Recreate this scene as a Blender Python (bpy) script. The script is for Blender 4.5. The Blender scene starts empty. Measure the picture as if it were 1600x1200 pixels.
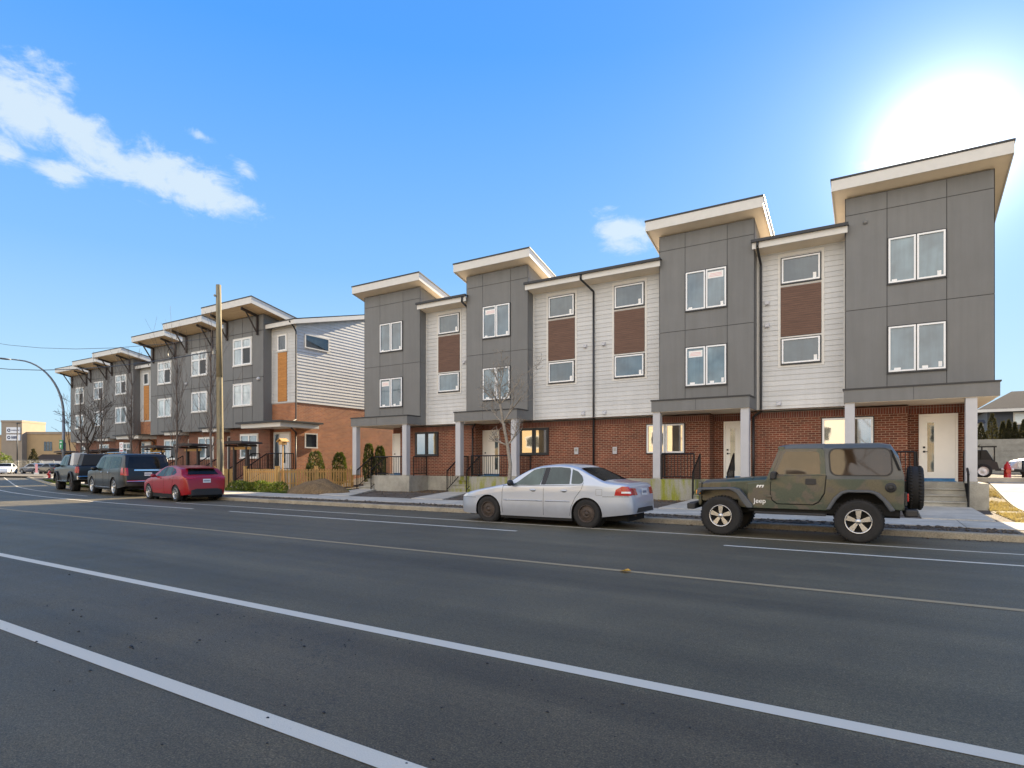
import bpy, bmesh, math, random
from mathutils import Vector, Matrix, noise
R = math.radians
rnd = random.Random(7)
D = bpy.data; SC = bpy.context.scene; COL = SC.collection

# ------------------------------------------------------------------ camera
CAMH = 1.40; YAW = R(31.78)
cd = D.cameras.new('camera'); cam = D.objects.new('camera', cd); COL.objects.link(cam)
cd.sensor_width = 36; cd.lens = 20.88; cd.shift_y = 0.0788; cd.clip_start = 0.05; cd.clip_end = 4000
cam.location = (0, 0, CAMH); cam.rotation_euler = (R(90), 0, YAW)
SC.camera = cam
# ------------------------------------------------------------------ light and sky
SC.view_settings.view_transform = 'Standard'; SC.view_settings.look = 'None'
SC.view_settings.exposure = 1.7; SC.view_settings.gamma = 1
SUN_AZ = R(4.3); SUN_EL = R(23.3)          # azimuth from +Y towards +X
sd = Vector((math.sin(SUN_AZ)*math.cos(SUN_EL), math.cos(SUN_AZ)*math.cos(SUN_EL), math.sin(SUN_EL)))
sl = D.lights.new('sun', 'SUN'); sl.energy = 5.0; sl.angle = R(0.5); sl.color = (1, .82, .56)
so = D.objects.new('sun', sl); COL.objects.link(so)
so.rotation_euler = sd.to_track_quat('Z', 'Y').to_euler()
world = D.worlds.new('World'); SC.world = world; world.use_nodes = True
class NT:
    def __init__(s, tree): s.t = tree; s.n = tree.nodes; s.l = tree.links
    def val(s, sock, v):
        if isinstance(v, bpy.types.NodeSocket): s.l.new(v, sock)
        elif v is not None:
            if hasattr(sock, 'default_value'):
                if isinstance(v, (tuple, list)) and len(v) == 3 and sock.type == 'RGBA': v = (*v, 1)
                sock.default_value = v
    def node(s, typ, ins=None, **kw):
        n = s.n.new(typ)
        for k, v in kw.items(): setattr(n, k, v)
        for k, v in (ins or {}).items(): s.val(n.inputs[k], v)
        return n
    def m(s, op, a, b=None, c=None, clamp=False):
        n = s.n.new('ShaderNodeMath'); n.operation = op; n.use_clamp = clamp
        s.val(n.inputs[0], a); s.val(n.inputs[1], b); s.val(n.inputs[2], c)
        return n.outputs[0]
    def v(s, op, a, b=None):
        n = s.n.new('ShaderNodeVectorMath'); n.operation = op
        s.val(n.inputs[0], a); s.val(n.inputs[1], b)
        return n.outputs['Value'] if op in ('DOT_PRODUCT', 'LENGTH') else n.outputs[0]
    def mix(s, f, a, b, blend='MIX'):
        n = s.n.new('ShaderNodeMix'); n.data_type = 'RGBA'; n.blend_type = blend
        s.val(n.inputs[0], f); s.val(n.inputs[6], a); s.val(n.inputs[7], b)
        return n.outputs[2]
    def ramp(s, f, stops, interp='LINEAR'):
        n = s.n.new('ShaderNodeValToRGB'); n.color_ramp.interpolation = interp
        e = n.color_ramp.elements
        while len(e) < len(stops): e.new(.5)
        for i, (p, c) in enumerate(stops):
            e[i].position = p; e[i].color = (*c, 1) if len(c) == 3 else c
        s.val(n.inputs[0], f); return n.outputs[0]
    def smooth(s, x, lo, hi):
        n = s.n.new('ShaderNodeMapRange'); n.interpolation_type = 'SMOOTHSTEP'
        s.val(n.inputs['Value'], x); n.inputs['From Min'].default_value = lo; n.inputs['From Max'].default_value = hi
        return n.outputs[0]
    def noise(s, vec, scale, detail=4, rough=.5, dist=0, out='Fac'):
        n = s.node('ShaderNodeTexNoise', {'Vector': vec, 'Scale': scale, 'Detail': detail, 'Roughness': rough, 'Distortion': dist})
        return n.outputs[out]
T = NT(world.node_tree); T.n.clear()
wo = T.node('ShaderNodeOutputWorld'); bg = T.node('ShaderNodeBackground', {'Strength': .616}); T.l.new(bg.outputs[0], wo.inputs[0])
dirv = T.node('ShaderNodeTexCoord').outputs['Generated']
sep = T.node('ShaderNodeSeparateXYZ', {0: dirv})
dx, dy, dz = sep.outputs
nish = T.node('ShaderNodeTexSky', sky_type='NISHITA', sun_disc=False, sun_elevation=SUN_EL, sun_rotation=SUN_AZ, air_density=1.0, dust_density=.6, ozone_density=2.5)
nis = T.mix(1.0, nish.outputs[0], (.07, .07, .07), 'MULTIPLY')
gradc = T.ramp(T.m('MAXIMUM', dz, 0), [(0, (.31, .44, .53)), (.12, (.26, .41, .53)), (.30, (.130, .295, .545)), (.57, (.046, .20, .54)), (1, (.025, .12, .36))])
nis = T.mix(1.0, nis, (.5, .55, .7), 'DARKEN')
skyc = T.mix(.10, gradc, nis)
az = T.m('ARCTAN2', dx, dy); el = T.m('ARCSINE', dz)
nv = T.node('ShaderNodeMapping', {'Vector': dirv, 'Scale': (1, 1, 1.8)}).outputs[0]
n1 = T.noise(nv, 8, 10, .66, .9); n2 = T.noise(nv, 30, 8, .68, .6)
nn = T.m('ADD', T.m('MULTIPLY', n1, .65), T.m('MULTIPLY', n2, .35))
def pxdir(u, v):
    t = (u-800)/928; k = (726-v)/928
    x = -math.sin(YAW)+t*math.cos(YAW); y = math.cos(YAW)+t*math.sin(YAW)
    return math.atan2(x, y), math.atan2(k, math.hypot(x, y))
# clouds: soft ellipses (azimuth, elevation, half sizes, tilt, weight) broken up by noise; the sky's own coordinates
CL = [(30, 165, 90, 55, 28, 1.1), (115, 203, 105, 42, 30, 1.1), (95, 272, 46, 22, 0, .9), (190, 258, 60, 24, 25, .8), (235, 275, 60, 26, 15, 1), (300, 286, 90, 34, 14, 1.15),
      (330, 312, 32, 22, 40, .9), (385, 266, 22, 12, 30, .55), (318, 214, 30, 8, 10, .45), (100, 135, 50, 30, 30, .45), (972, 356, 48, 28, 10, 1), (1420, 250, 70, 26, 0, .8), (0, 235, 40, 30, 0, .7)]
env = None
for (u, v, ru, rv, tilt, wgt) in CL:
    a0, e0 = pxdir(u, v); a1, e1 = pxdir(u+ru, v); a2, e2 = pxdir(u, v-rv)
    sx = abs(a1-a0)/1.0; sz = abs(e2-e0)
    c, s = math.cos(R(tilt)), math.sin(R(tilt))
    A = T.m('SUBTRACT', az, a0); B = T.m('SUBTRACT', el, e0)
    p = T.m('ADD', T.m('MULTIPLY', A, c/sx), T.m('MULTIPLY', B, -s/sx))
    q = T.m('ADD', T.m('MULTIPLY', A, s/sz), T.m('MULTIPLY', B, c/sz))
    d = T.m('SQRT', T.m('ADD', T.m('MULTIPLY', p, p), T.m('MULTIPLY', q, q)))
    e = T.m('MULTIPLY', T.m('SUBTRACT', 1.38, d), wgt)
    env = e if env is None else T.m('MAXIMUM', env, e)
cm = T.smooth(T.m('ADD', env, T.m('MULTIPLY', T.m('SUBTRACT', nn, .5), 4.2)), .05, 1.0)
skyc = T.mix(T.m('MULTIPLY', cm, .92), skyc, (.36, .43, .49))
# haze light round the sun
cosa = T.m('MINIMUM', T.v('DOT_PRODUCT', dirv, tuple(sd)), 1.0)
ang = T.m('MULTIPLY', T.m('ARCCOSINE', cosa), 57.2958)
g1 = T.m('MULTIPLY', T.m('EXPONENT', T.m('DIVIDE', ang, -2.1)), 2.6)
g2 = T.m('MULTIPLY', T.m('EXPONENT', T.m('DIVIDE', ang, -9)), .12)
glow = T.mix(1.0, T.node('ShaderNodeCombineColor', {0: g1, 1: g1, 2: g1}).outputs[0], (1, .95, .86), 'MULTIPLY')
glow2 = T.mix(1.0, T.node('ShaderNodeCombineColor', {0: g2, 1: g2, 2: g2}).outputs[0], (.85, .95, 1), 'MULTIPLY')
skyc = T.mix(1.0, skyc, glow, 'ADD'); skyc = T.mix(1.0, skyc, glow2, 'ADD')
# added bright fill, shaped as unseen clouds behind the camera, lifting the shaded facade
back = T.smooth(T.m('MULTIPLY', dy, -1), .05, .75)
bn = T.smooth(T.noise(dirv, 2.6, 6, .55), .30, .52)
fill_bank = T.m('MULTIPLY', T.m('MULTIPLY', back, bn), T.smooth(dz, -.02, .12))
skyc = T.mix(fill_bank, skyc, (1.0, .955, .90))
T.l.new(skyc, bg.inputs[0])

# ------------------------------------------------------------------ object helpers
def wloc(o):
    v = Vector((0, 0, 0))
    while o is not None: v += o.location; o = o.parent
    return v
def tag(o, label=None, cat=None, group=None, kind=None):
    if label: o['label'] = label
    if cat: o['category'] = cat
    if group: o['group'] = group
    if kind: o['kind'] = kind
    return o
def empty(name, loc, label, cat, group=None, rz=0):
    o = D.objects.new(name, None); COL.objects.link(o); o.location = loc; o.rotation_euler = (0, 0, rz)
    o.empty_display_size = .2
    return tag(o, label, cat, group)
def kids(o): return [c for c in D.objects if c.parent == o]
def copy_tree(o, parent=None, childmap=None):
    if childmap is None:
        childmap = {}
        for c in D.objects:
            if c.parent: childmap.setdefault(c.parent.name, []).append(c)
    c = o.copy(); COL.objects.link(c)
    if parent is not None: c.parent = parent
    for ch in childmap.get(o.name, []): copy_tree(ch, c, childmap)
    return c
class MB:
    def __init__(s): s.v = []; s.f = []; s.mi = []; s.sm = []
    def face(s, pts, mi=0, sm=False):
        b = len(s.v); s.v += [tuple(p) for p in pts]; s.f.append(tuple(range(b, b+len(pts)))); s.mi.append(mi); s.sm.append(sm)
    def mesh(s, vs, fs, mi=0, sm=False):
        b = len(s.v); s.v += [tuple(p) for p in vs]
        for f in fs: s.f.append(tuple(b+i for i in f)); s.mi.append(mi); s.sm.append(sm)
    def box(s, x0, x1, y0, y1, z0, z1, mi=0):
        vs = [(x, y, z) for z in (z0, z1) for y in (y0, y1) for x in (x0, x1)]
        s.mesh(vs, [(0, 2, 3, 1), (4, 5, 7, 6), (0, 1, 5, 4), (2, 6, 7, 3), (0, 4, 6, 2), (1, 3, 7, 5)], mi)
    def hexa(s, b4, t4, mi=0):   # bottom 4 and top 4 points, same order (counter-clockwise from above)
        s.mesh(list(b4)+list(t4), [(3, 2, 1, 0), (4, 5, 6, 7), (0, 1, 5, 4), (1, 2, 6, 5), (2, 3, 7, 6), (3, 0, 4, 7)], mi)
    def prism(s, poly, axis, a0, a1, mi=0, sm=False):
        """extrude a 2D polygon along axis; the polygon is in the other two axes (in xyz order)"""
        n = len(poly)
        def P(p, a):
            return {'x': (a, p[0], p[1]), 'y': (p[0], a, p[1]), 'z': (p[0], p[1], a)}[axis]
        vs = [P(p, a0) for p in poly]+[P(p, a1) for p in poly]
        fs = [tuple(range(n))[::-1], tuple(range(n, 2*n))]+[(i, (i+1) % n, n+(i+1) % n, n+i) for i in range(n)]
        s.mesh(vs, fs, mi, sm)
    def cone(s, p0, p1, r0, r1, n=10, mi=0, caps=True, sm=True):
        p0 = Vector(p0); p1 = Vector(p1); d = (p1-p0)
        if d.length < 1e-6: return
        q = d.to_track_quat('Z', 'Y'); b = len(s.v)
        for p, r in ((p0, r0), (p1, r1)):
            for i in range(n):
                a = 2*math.pi*i/n; s.v.append(tuple(p+q @ Vector((r*math.cos(a), r*math.sin(a), 0))))
        for i in range(n): s.f.append((b+i, b+(i+1) % n, b+n+(i+1) % n, b+n+i)); s.mi.append(mi); s.sm.append(sm)
        if caps:
            s.f.append(tuple(b+n-1-i for i in range(n))); s.mi.append(mi); s.sm.append(False)
            s.f.append(tuple(b+n+i for i in range(n))); s.mi.append(mi); s.sm.append(False)
    def tube(s, pts, r, n=8, mi=0):
        rs = r if isinstance(r, (list, tuple)) else [r]*len(pts)
        for i in range(len(pts)-1): s.cone(pts[i], pts[i+1], rs[i], rs[i+1], n, mi, caps=(i in (0, len(pts)-2)))
    def lathe(s, prof, c, axis='z', n=24, mi=0, sm=True, close=False):
        """prof: list of (radius, height) revolved round axis through c"""
        b = len(s.v); m = len(prof)
        for (r, h) in prof:
            for i in range(n):
                a = 2*math.pi*i/n; x, y = r*math.cos(a), r*math.sin(a)
                p = {'z': (x, y, h), 'y': (x, h, y), 'x': (h, x, y)}[axis]
                s.v.append((c[0]+p[0], c[1]+p[1], c[2]+p[2]))
        for j in range(m-1 if not close else m):
            j2 = (j+1) % m
            for i in range(n):
                s.f.append((b+j*n+i, b+j*n+(i+1) % n, b+j2*n+(i+1) % n, b+j2*n+i)); s.mi.append(mi); s.sm.append(sm)
    def ball(s, c, r, n=10, m=7, mi=0, sc=(1, 1, 1)):
        prof = [(r*math.sin(math.pi*j/m), -r*math.cos(math.pi*j/m)) for j in range(m+1)]
        b = len(s.v); s.lathe(prof, (0, 0, 0), 'z', n, mi)
        for i in range(b, len(s.v)):
            x, y, z = s.v[i]; s.v[i] = (c[0]+x*sc[0], c[1]+y*sc[1], c[2]+z*sc[2])
    def build(s, name, mats, parent=None, world=True, smooth=None, bevel=0, merge=False, label=None, fixn=False):
        me = D.meshes.new(name)
        off = wloc(parent) if (world and parent is not None) else Vector((0, 0, 0))
        me.from_pydata([(v[0]-off.x, v[1]-off.y, v[2]-off.z) for v in s.v], [], s.f)
        if not isinstance(mats, (list, tuple)): mats = [mats]
        for m in mats: me.materials.append(m)
        me.polygons.foreach_set('material_index', s.mi)
        me.polygons.foreach_set('use_smooth', [bool(x) if smooth is None else smooth for x in s.sm])
        if merge or fixn:
            bm = bmesh.new(); bm.from_mesh(me)
            if merge: bmesh.ops.remove_doubles(bm, verts=bm.verts, dist=1e-4)
            if fixn: bmesh.ops.recalc_face_normals(bm, faces=bm.faces)
            bm.to_mesh(me); bm.free()
        me.update()
        o = D.objects.new(name, me); COL.objects.link(o)
        if parent is not None: o.parent = parent
        if bevel:
            md = o.modifiers.new('bevel', 'BEVEL'); md.width = bevel; md.segments = 2; md.limit_method = 'ANGLE'; md.angle_limit = R(40)
        if label: o['label'] = label
        return o
def text_mesh(name, txt, size, mat, parent, matrix, world=True, depth=.002):
    cu = D.curves.new(name, 'FONT'); cu.body = txt; cu.size = size; cu.extrude = depth; cu.align_x = 'CENTER'; cu.align_y = 'CENTER'
    tmp = D.objects.new(name+'_tmp', cu); COL.objects.link(tmp)
    dg = bpy.context.evaluated_depsgraph_get(); me = D.meshes.new_from_object(tmp.evaluated_get(dg))
    D.objects.remove(tmp); me.materials.clear(); me.materials.append(mat)
    off = wloc(parent) if world else Vector((0, 0, 0))
    me.transform(Matrix.Translation(-off) @ matrix)
    o = D.objects.new(name, me); COL.objects.link(o); o.parent = parent
    return o

# ------------------------------------------------------------------ materials
MATS = {}
def principled(name):
    m = D.materials.new(name); m.use_nodes = True
    t = NT(m.node_tree); b = m.node_tree.nodes['Principled BSDF']; MATS[name] = m
    return m, t, b
def mat(name, col, rough=.6, metal=0, spec=.5, coat=0, var=0, vscale=3, bump=0, bscale=60, emit=None):
    m, t, b = principled(name)
    b.inputs['Base Color'].default_value = (*col, 1); b.inputs['Roughness'].default_value = rough; b.inputs['Metallic'].default_value = metal
    b.inputs['Specular IOR Level'].default_value = spec; b.inputs['Coat Weight'].default_value = coat; b.inputs['Coat Roughness'].default_value = .04
    if var or bump: co = t.node('ShaderNodeTexCoord').outputs['Object']
    if var:
        n = t.noise(co, vscale, 6, .6)
        f = t.ramp(n, [(.3, (1-var,)*3), (.7, (1+var,)*3)])
        t.l.new(t.mix(1, (*col, 1), f, 'MULTIPLY'), b.inputs['Base Color'])
        n2 = t.noise(co, vscale*3, 4, .6)
        t.l.new(t.m('ADD', rough-.08, t.m('MULTIPLY', n2, .16)), b.inputs['Roughness'])
    if bump:
        n = t.noise(co, bscale, 5, .6)
        bp = t.node('ShaderNodeBump', {'Height': n, 'Strength': bump, 'Distance': .01}); t.l.new(bp.outputs[0], b.inputs['Normal'])
    if emit: b.inputs['Emission Color'].default_value = (*emit[:3], 1); b.inputs['Emission Strength'].default_value = emit[3]
    return m
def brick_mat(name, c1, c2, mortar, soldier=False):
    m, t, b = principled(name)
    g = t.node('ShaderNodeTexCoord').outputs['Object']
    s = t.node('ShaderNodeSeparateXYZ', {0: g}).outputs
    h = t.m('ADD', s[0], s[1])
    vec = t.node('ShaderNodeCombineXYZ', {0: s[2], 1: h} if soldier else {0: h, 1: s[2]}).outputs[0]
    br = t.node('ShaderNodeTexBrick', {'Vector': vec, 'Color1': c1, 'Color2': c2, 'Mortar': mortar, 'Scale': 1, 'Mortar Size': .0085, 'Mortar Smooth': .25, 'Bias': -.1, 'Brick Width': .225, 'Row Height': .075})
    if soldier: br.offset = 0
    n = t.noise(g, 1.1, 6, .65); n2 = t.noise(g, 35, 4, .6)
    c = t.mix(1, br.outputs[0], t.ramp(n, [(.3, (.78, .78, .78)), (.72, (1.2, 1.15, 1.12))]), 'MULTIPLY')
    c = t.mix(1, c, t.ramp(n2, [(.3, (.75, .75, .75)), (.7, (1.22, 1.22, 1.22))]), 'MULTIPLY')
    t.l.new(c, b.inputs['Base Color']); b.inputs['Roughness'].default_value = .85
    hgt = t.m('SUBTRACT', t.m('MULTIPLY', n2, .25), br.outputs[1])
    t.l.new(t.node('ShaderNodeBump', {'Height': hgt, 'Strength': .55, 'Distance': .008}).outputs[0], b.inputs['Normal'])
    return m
def wood_mat(name, c1, c2, axis=0, scale=1, rough=.6, line=0):
    m, t, b = principled(name)
    g = t.node('ShaderNodeTexCoord').outputs['Object']
    sc = [14, 14, 14]; sc[axis] = 1.2
    mp = t.node('ShaderNodeMapping', {'Vector': g, 'Scale': tuple(x*scale for x in sc)}).outputs[0]
    n = t.noise(mp, 1.5, 7, .65, .6)
    c = t.ramp(n, [(.32, c1), (.68, c2)])
    t.l.new(c, b.inputs['Base Color']); b.inputs['Roughness'].default_value = rough
    t.l.new(t.node('ShaderNodeBump', {'Height': n, 'Strength': .25, 'Distance': .004}).outputs[0], b.inputs['Normal'])
    return m
def glass_mat(name, inner, refl=.35, rough=.03, wob=.004, fk=.35):
    """window pane: a mirror-like sheet over a dim room"""
    m, t, b = principled(name)
    g = t.node('ShaderNodeTexCoord').outputs['Object']
    n = t.noise(g, 1.6, 2, .5)
    c = t.mix(1, (*inner, 1), t.ramp(n, [(.3, (.65, .65, .65)), (.7, (1.35, 1.35, 1.35))]), 'MULTIPLY')
    rv = t.node('ShaderNodeObjectInfo').outputs['Random']
    c = t.mix(1, c, t.ramp(rv, [(0, (.55, .6, .62)), (.5, (1, 1, .98)), (1, (1.5, 1.42, 1.3))]), 'MULTIPLY')
    fo = t.noise(t.node('ShaderNodeMapping', {'Vector': g, 'Scale': (9, 9, .8)}).outputs[0], 1, 3, .5)
    c = t.mix(.22, c, t.mix(1, c, t.ramp(fo, [(.35, (.6, .6, .6)), (.65, (1.6, 1.6, 1.6))]), 'MULTIPLY'))
    df = t.node('ShaderNodeBsdfDiffuse', {'Color': c}); gl = t.node('ShaderNodeBsdfGlossy', {'Color': (.95, .97, 1, 1), 'Roughness': rough})
    w = t.noise(g, 1.3, 2, .5)
    bp = t.node('ShaderNodeBump', {'Height': w, 'Strength': .5, 'Distance': wob}); t.l.new(bp.outputs[0], gl.inputs['Normal'])
    fr = t.node('ShaderNodeLayerWeight', {'Blend': .35}).outputs['Fresnel']
    f = t.m('ADD', t.m('MULTIPLY', fr, fk), refl, clamp=True)
    mx = t.node('ShaderNodeMixShader', {0: f}); t.l.new(df.outputs[0], mx.inputs[1]); t.l.new(gl.outputs[0], mx.inputs[2])
    t.l.new(mx.outputs[0], t.n['Material Output'].inputs[0])
    return m
def cladding(name, col, rough, isl, streak, bump=.12):
    m, t, b = principled(name)
    g = t.node('ShaderNodeTexCoord').outputs['Object']; ri = t.node('ShaderNodeNewGeometry').outputs['Random Per Island']
    c = t.mix(1, (*col, 1), t.ramp(ri, [(0, (1-isl,)*3), (1, (1+isl,)*3)]), 'MULTIPLY')
    st = t.noise(t.node('ShaderNodeMapping', {'Vector': g, 'Scale': (5, 5, .35)}).outputs[0], 1, 5, .6)
    c = t.mix(1, c, t.ramp(st, [(.3, (1-streak, 1-streak, 1-streak*1.1)), (.62, (1.02, 1.02, 1.02))]), 'MULTIPLY')
    n = t.noise(g, 1.3, 5, .6); c = t.mix(1, c, t.ramp(n, [(.3, (.95,)*3), (.7, (1.05,)*3)]), 'MULTIPLY')
    t.l.new(c, b.inputs['Base Color']); t.l.new(t.m('ADD', rough-.08, t.m('MULTIPLY', st, .2)), b.inputs['Roughness'])
    f = t.noise(g, 80, 4, .6); t.l.new(t.node('ShaderNodeBump', {'Height': f, 'Strength': bump, 'Distance': .006}).outputs[0], b.inputs['Normal'])
    return m
M = {}
M['grey'] = cladding('grey_fibre_cement', (.172, .172, .170), .6, .05, .10)
M['greyjoint'] = mat('panel_joint', (.06, .06, .06), .8)
M['white'] = cladding('white_lap_siding', (.56, .56, .555), .6, .045, .07)
M['trim'] = mat('white_trim', (.66, .64, .60), .5, var=.04, vscale=4)
M['pvc'] = mat('white_vinyl', (.86, .86, .86), .35)
M['col'] = mat('column_white', (.50, .50, .52), .55, var=.05, vscale=2)
M['soffit'] = wood_mat('cedar_soffit', (.80, .56, .32), (.95, .74, .48), 0, .5)
M['soffitlight'] = mat('painted_soffit', (.82, .72, .58), .6, var=.04)
M['dark'] = mat('dark_flashing', (.035, .036, .040), .45, metal=.3)
M['black'] = mat('black_metal', (.012, .012, .014), .4, metal=.4)
M['bracket'] = mat('dark_timber', (.045, .033, .028), .7, var=.2, vscale=8)
M['shingle'] = mat('dark_roofing', (.05, .05, .055), .95, spec=.1, var=.25, vscale=20, bump=.4)
M['brick'] = brick_mat('red_brick', (.215, .060, .030), (.115, .033, .019), (.40, .285, .20))
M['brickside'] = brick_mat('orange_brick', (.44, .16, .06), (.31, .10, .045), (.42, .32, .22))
M['soldier'] = brick_mat('soldier_brick', (.21, .060, .036), (.13, .038, .025), (.30, .24, .20), True)
M['wbrown'] = wood_mat('brown_slat_panel', (.105, .052, .034), (.165, .085, .056), 0, 1)
M['worange'] = wood_mat('cedar_slat_panel', (.42, .17, .035), (.62, .28, .07), 0, 1)
M['fence'] = wood_mat('fence_cedar', (.40, .22, .07), (.66, .42, .16), 2, 1, .75)
M['pole'] = wood_mat('weathered_pole', (.15, .125, .075), (.34, .29, .18), 2, .6, .85)
M['door'] = mat('door_white', (.93, .90, .84), .4, var=.02)
M['blue'] = mat('blue_film', (.03, .19, .42), .35, var=.3, vscale=12)
M['glassA'] = glass_mat('pane_upper', (.080, .125, .155), .10)
M['glassB'] = glass_mat('pane_white_wall', (.05, .075, .09), .09)
M['glassC'] = glass_mat('pane_ground', (.10, .08, .045), .38)
M['glassD'] = glass_mat('pane_old', (.27, .32, .34), .18)
M['glassE'] = glass_mat('pane_old_dark', (.05, .06, .07), .08)
M['blind'] = mat('roller_blind', (.72, .78, .80), .7, var=.03)
M['sticker'] = mat('paper_white', (.85, .84, .82), .7)
M['pink'] = mat('paper_pink_print', (.75, .35, .36), .7)
M['tyre'] = mat('tyre_rubber', (.016, .015, .015), .82, var=.25, vscale=12, bump=.2, bscale=120)
M['rim'] = mat('alloy', (.55, .54, .53), .25, metal=.9)
M['steel'] = mat('rusty_steel_wheel', (.06, .045, .038), .6, metal=.3, var=.5, vscale=14)
M['plastic'] = mat('black_plastic', (.022, .022, .024), .55)
M['under'] = mat('underbody', (.008, .008, .008), .9)
M['cglass'] = glass_mat('car_glass', (.05, .075, .072), .035, .02, .0015)
M['cglassdark'] = glass_mat('car_glass_tinted', (.010, .010, .010), .02, .02, .0015, .12)
M['cglassgold'] = glass_mat('car_glass_window', (.050, .030, .018), .045, .03, .006, .20)
M['red'] = mat('red_lamp', (.40, .006, .008), .18, coat=.6)
M['amber'] = mat('amber_lamp', (.85, .30, .03), .25, coat=.6)
M['clear'] = mat('clear_lamp', (.75, .76, .78), .15, coat=.8)
M['chrome'] = mat('chrome', (.75, .75, .76), .12, metal=1)
M['plate'] = mat('number_plate', (.75, .76, .78), .5)
M['mark'] = mat('white_decal', (.85, .85, .85), .5)
M['ink'] = mat('dark_ink', (.05, .06, .12), .6)
def asphalt():
    m, t, b = principled('asphalt')
    g = t.node('ShaderNodeTexCoord').outputs['Object']
    big = t.noise(g, .22, 5, .6); mid = t.noise(g, 1.7, 6, .65); fine = t.noise(g, 90, 3, .7); sp = t.noise(g, 260, 2, .6)
    lane = t.node('ShaderNodeMapping', {'Vector': g, 'Scale': (.05, 1.3, 1)}).outputs[0]; ln = t.noise(lane, 1.0, 4, .6)
    c = t.ramp(fine, [(.30, (.042, .036, .023)), (.52, (.114, .095, .056)), (.74, (.27, .228, .14))])
    for n_, lo, hi in ((big, .80, 1.18), (mid, .86, 1.16), (ln, .72, 1.24)):
        c = t.mix(1, c, t.ramp(n_, [(.3, (lo,)*3), (.7, (hi,)*3)]), 'MULTIPLY')
    gm = t.noise(g, 26, 4, .75); c = t.mix(1, c, t.ramp(gm, [(.32, (.72,)*3), (.68, (1.28,)*3)]), 'MULTIPLY')
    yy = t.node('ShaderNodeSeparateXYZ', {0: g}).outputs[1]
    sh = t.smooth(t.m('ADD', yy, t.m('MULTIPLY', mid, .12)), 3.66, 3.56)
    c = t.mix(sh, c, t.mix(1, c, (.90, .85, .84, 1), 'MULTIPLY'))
    wv = t.v('ADD', t.node('ShaderNodeMapping', {'Vector': g, 'Scale': (.30, .55, 1)}).outputs[0], t.noise(g, 1.6, 5, .7, out='Color'))
    cr = t.node('ShaderNodeTexVoronoi', {'Vector': wv, 'Scale': .55}, feature='DISTANCE_TO_EDGE').outputs[0]
    ck = t.m('MULTIPLY', t.smooth(cr, .007, .001), t.smooth(big, .50, .60))
    c = t.mix(t.m('MULTIPLY', ck, .55), c, (.025, .024, .022, 1))
    t.l.new(c, b.inputs['Base Color'])
    t.l.new(t.m('ADD', .42, t.m('MULTIPLY', mid, .34)), b.inputs['Roughness']); b.inputs['Specular IOR Level'].default_value = .42
    hh = t.m('ADD', t.m('MULTIPLY', fine, .7), t.m('MULTIPLY', sp, .3))
    t.l.new(t.node('ShaderNodeBump', {'Height': hh, 'Strength': .75, 'Distance': .012}).outputs[0], b.inputs['Normal'])
    return m
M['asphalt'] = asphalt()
def ground_mat(name, c0, c1, c2, s=6, bump=.6, fs=70, dist=.02):
    m, t, b = principled(name)
    g = t.node('ShaderNodeTexCoord').outputs['Object']
    a = t.noise(g, s, 6, .7); f = t.noise(g, fs, 4, .7)
    c = t.ramp(f, [(.3, c0), (.5, c1), (.72, c2)])
    c = t.mix(1, c, t.ramp(a, [(.3, (.7,)*3), (.7, (1.3,)*3)]), 'MULTIPLY')
    t.l.new(c, b.inputs['Base Color']); b.inputs['Roughness'].default_value = .92
    t.l.new(t.node('ShaderNodeBump', {'Height': t.m('ADD', f, a), 'Strength': bump, 'Distance': dist}).outputs[0], b.inputs['Normal'])
    return m
M['concrete'] = ground_mat('concrete', (.28, .26, .22), (.36, .34, .29), (.44, .42, .36), 1.2, .25, 60, .004)
M['walk'] = ground_mat('sidewalk_concrete', (.40, .36, .30), (.48, .44, .37), (.56, .52, .44), 1.0, .25, 50, .004)
M['kerb'] = ground_mat('kerb_concrete', (.20, .17, .12), (.30, .26, .19), (.40, .35, .27), 1.5, .5, 40, .01)
M['gravel'] = ground_mat('dark_gravel_bed', (.035, .028, .022), (.11, .088, .068), (.27, .225, .18), 2, 1, 38, .03)
M['dirt'] = ground_mat('dark_soil', (.035, .025, .02), (.085, .062, .045), (.17, .13, .10), 2, 1, 30, .03)
M['mound'] = ground_mat('dug_soil', (.09, .055, .025), (.22, .14, .065), (.36, .25, .13), 3, 1, 22, .05)
M['drygrass'] = ground_mat('dry_grass_ground', (.10, .08, .04), (.21, .17, .095), (.33, .28, .17), 3, 1, 40, .03)
M['lawn'] = ground_mat('green_lawn_ground', (.03, .05, .012), (.08, .11, .03), (.17, .18, .06), 2, 1, 40, .03)
M['land'] = ground_mat('packed_earth', (.10, .09, .07), (.16, .14, .11), (.24, .21, .17), 1, .5, 20, .02)
def moss():
    m, t, b = principled('mossy_concrete')
    g = t.node('ShaderNodeTexCoord').outputs['Object']
    mp = t.node('ShaderNodeMapping', {'Vector': g, 'Scale': (3.2, 3.2, .55)}).outputs[0]
    a = t.noise(mp, 1.3, 6, .6); f = t.noise(g, 55, 4, .6)
    base = t.ramp(f, [(.3, (.28, .27, .23)), (.7, (.42, .40, .35))])
    gr = t.ramp(f, [(.3, (.17, .19, .015)), (.7, (.36, .36, .05))])
    s = t.node('ShaderNodeSeparateXYZ', {0: g}).outputs[2]
    t.l.new(t.mix(t.smooth(a, .40, .66), base, gr), b.inputs['Base Color']); b.inputs['Roughness'].default_value = .9
    t.l.new(t.node('ShaderNodeBump', {'Height': f, 'Strength': .4, 'Distance': .008}).outputs[0], b.inputs['Normal'])
    return m
M['moss'] = moss()
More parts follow.
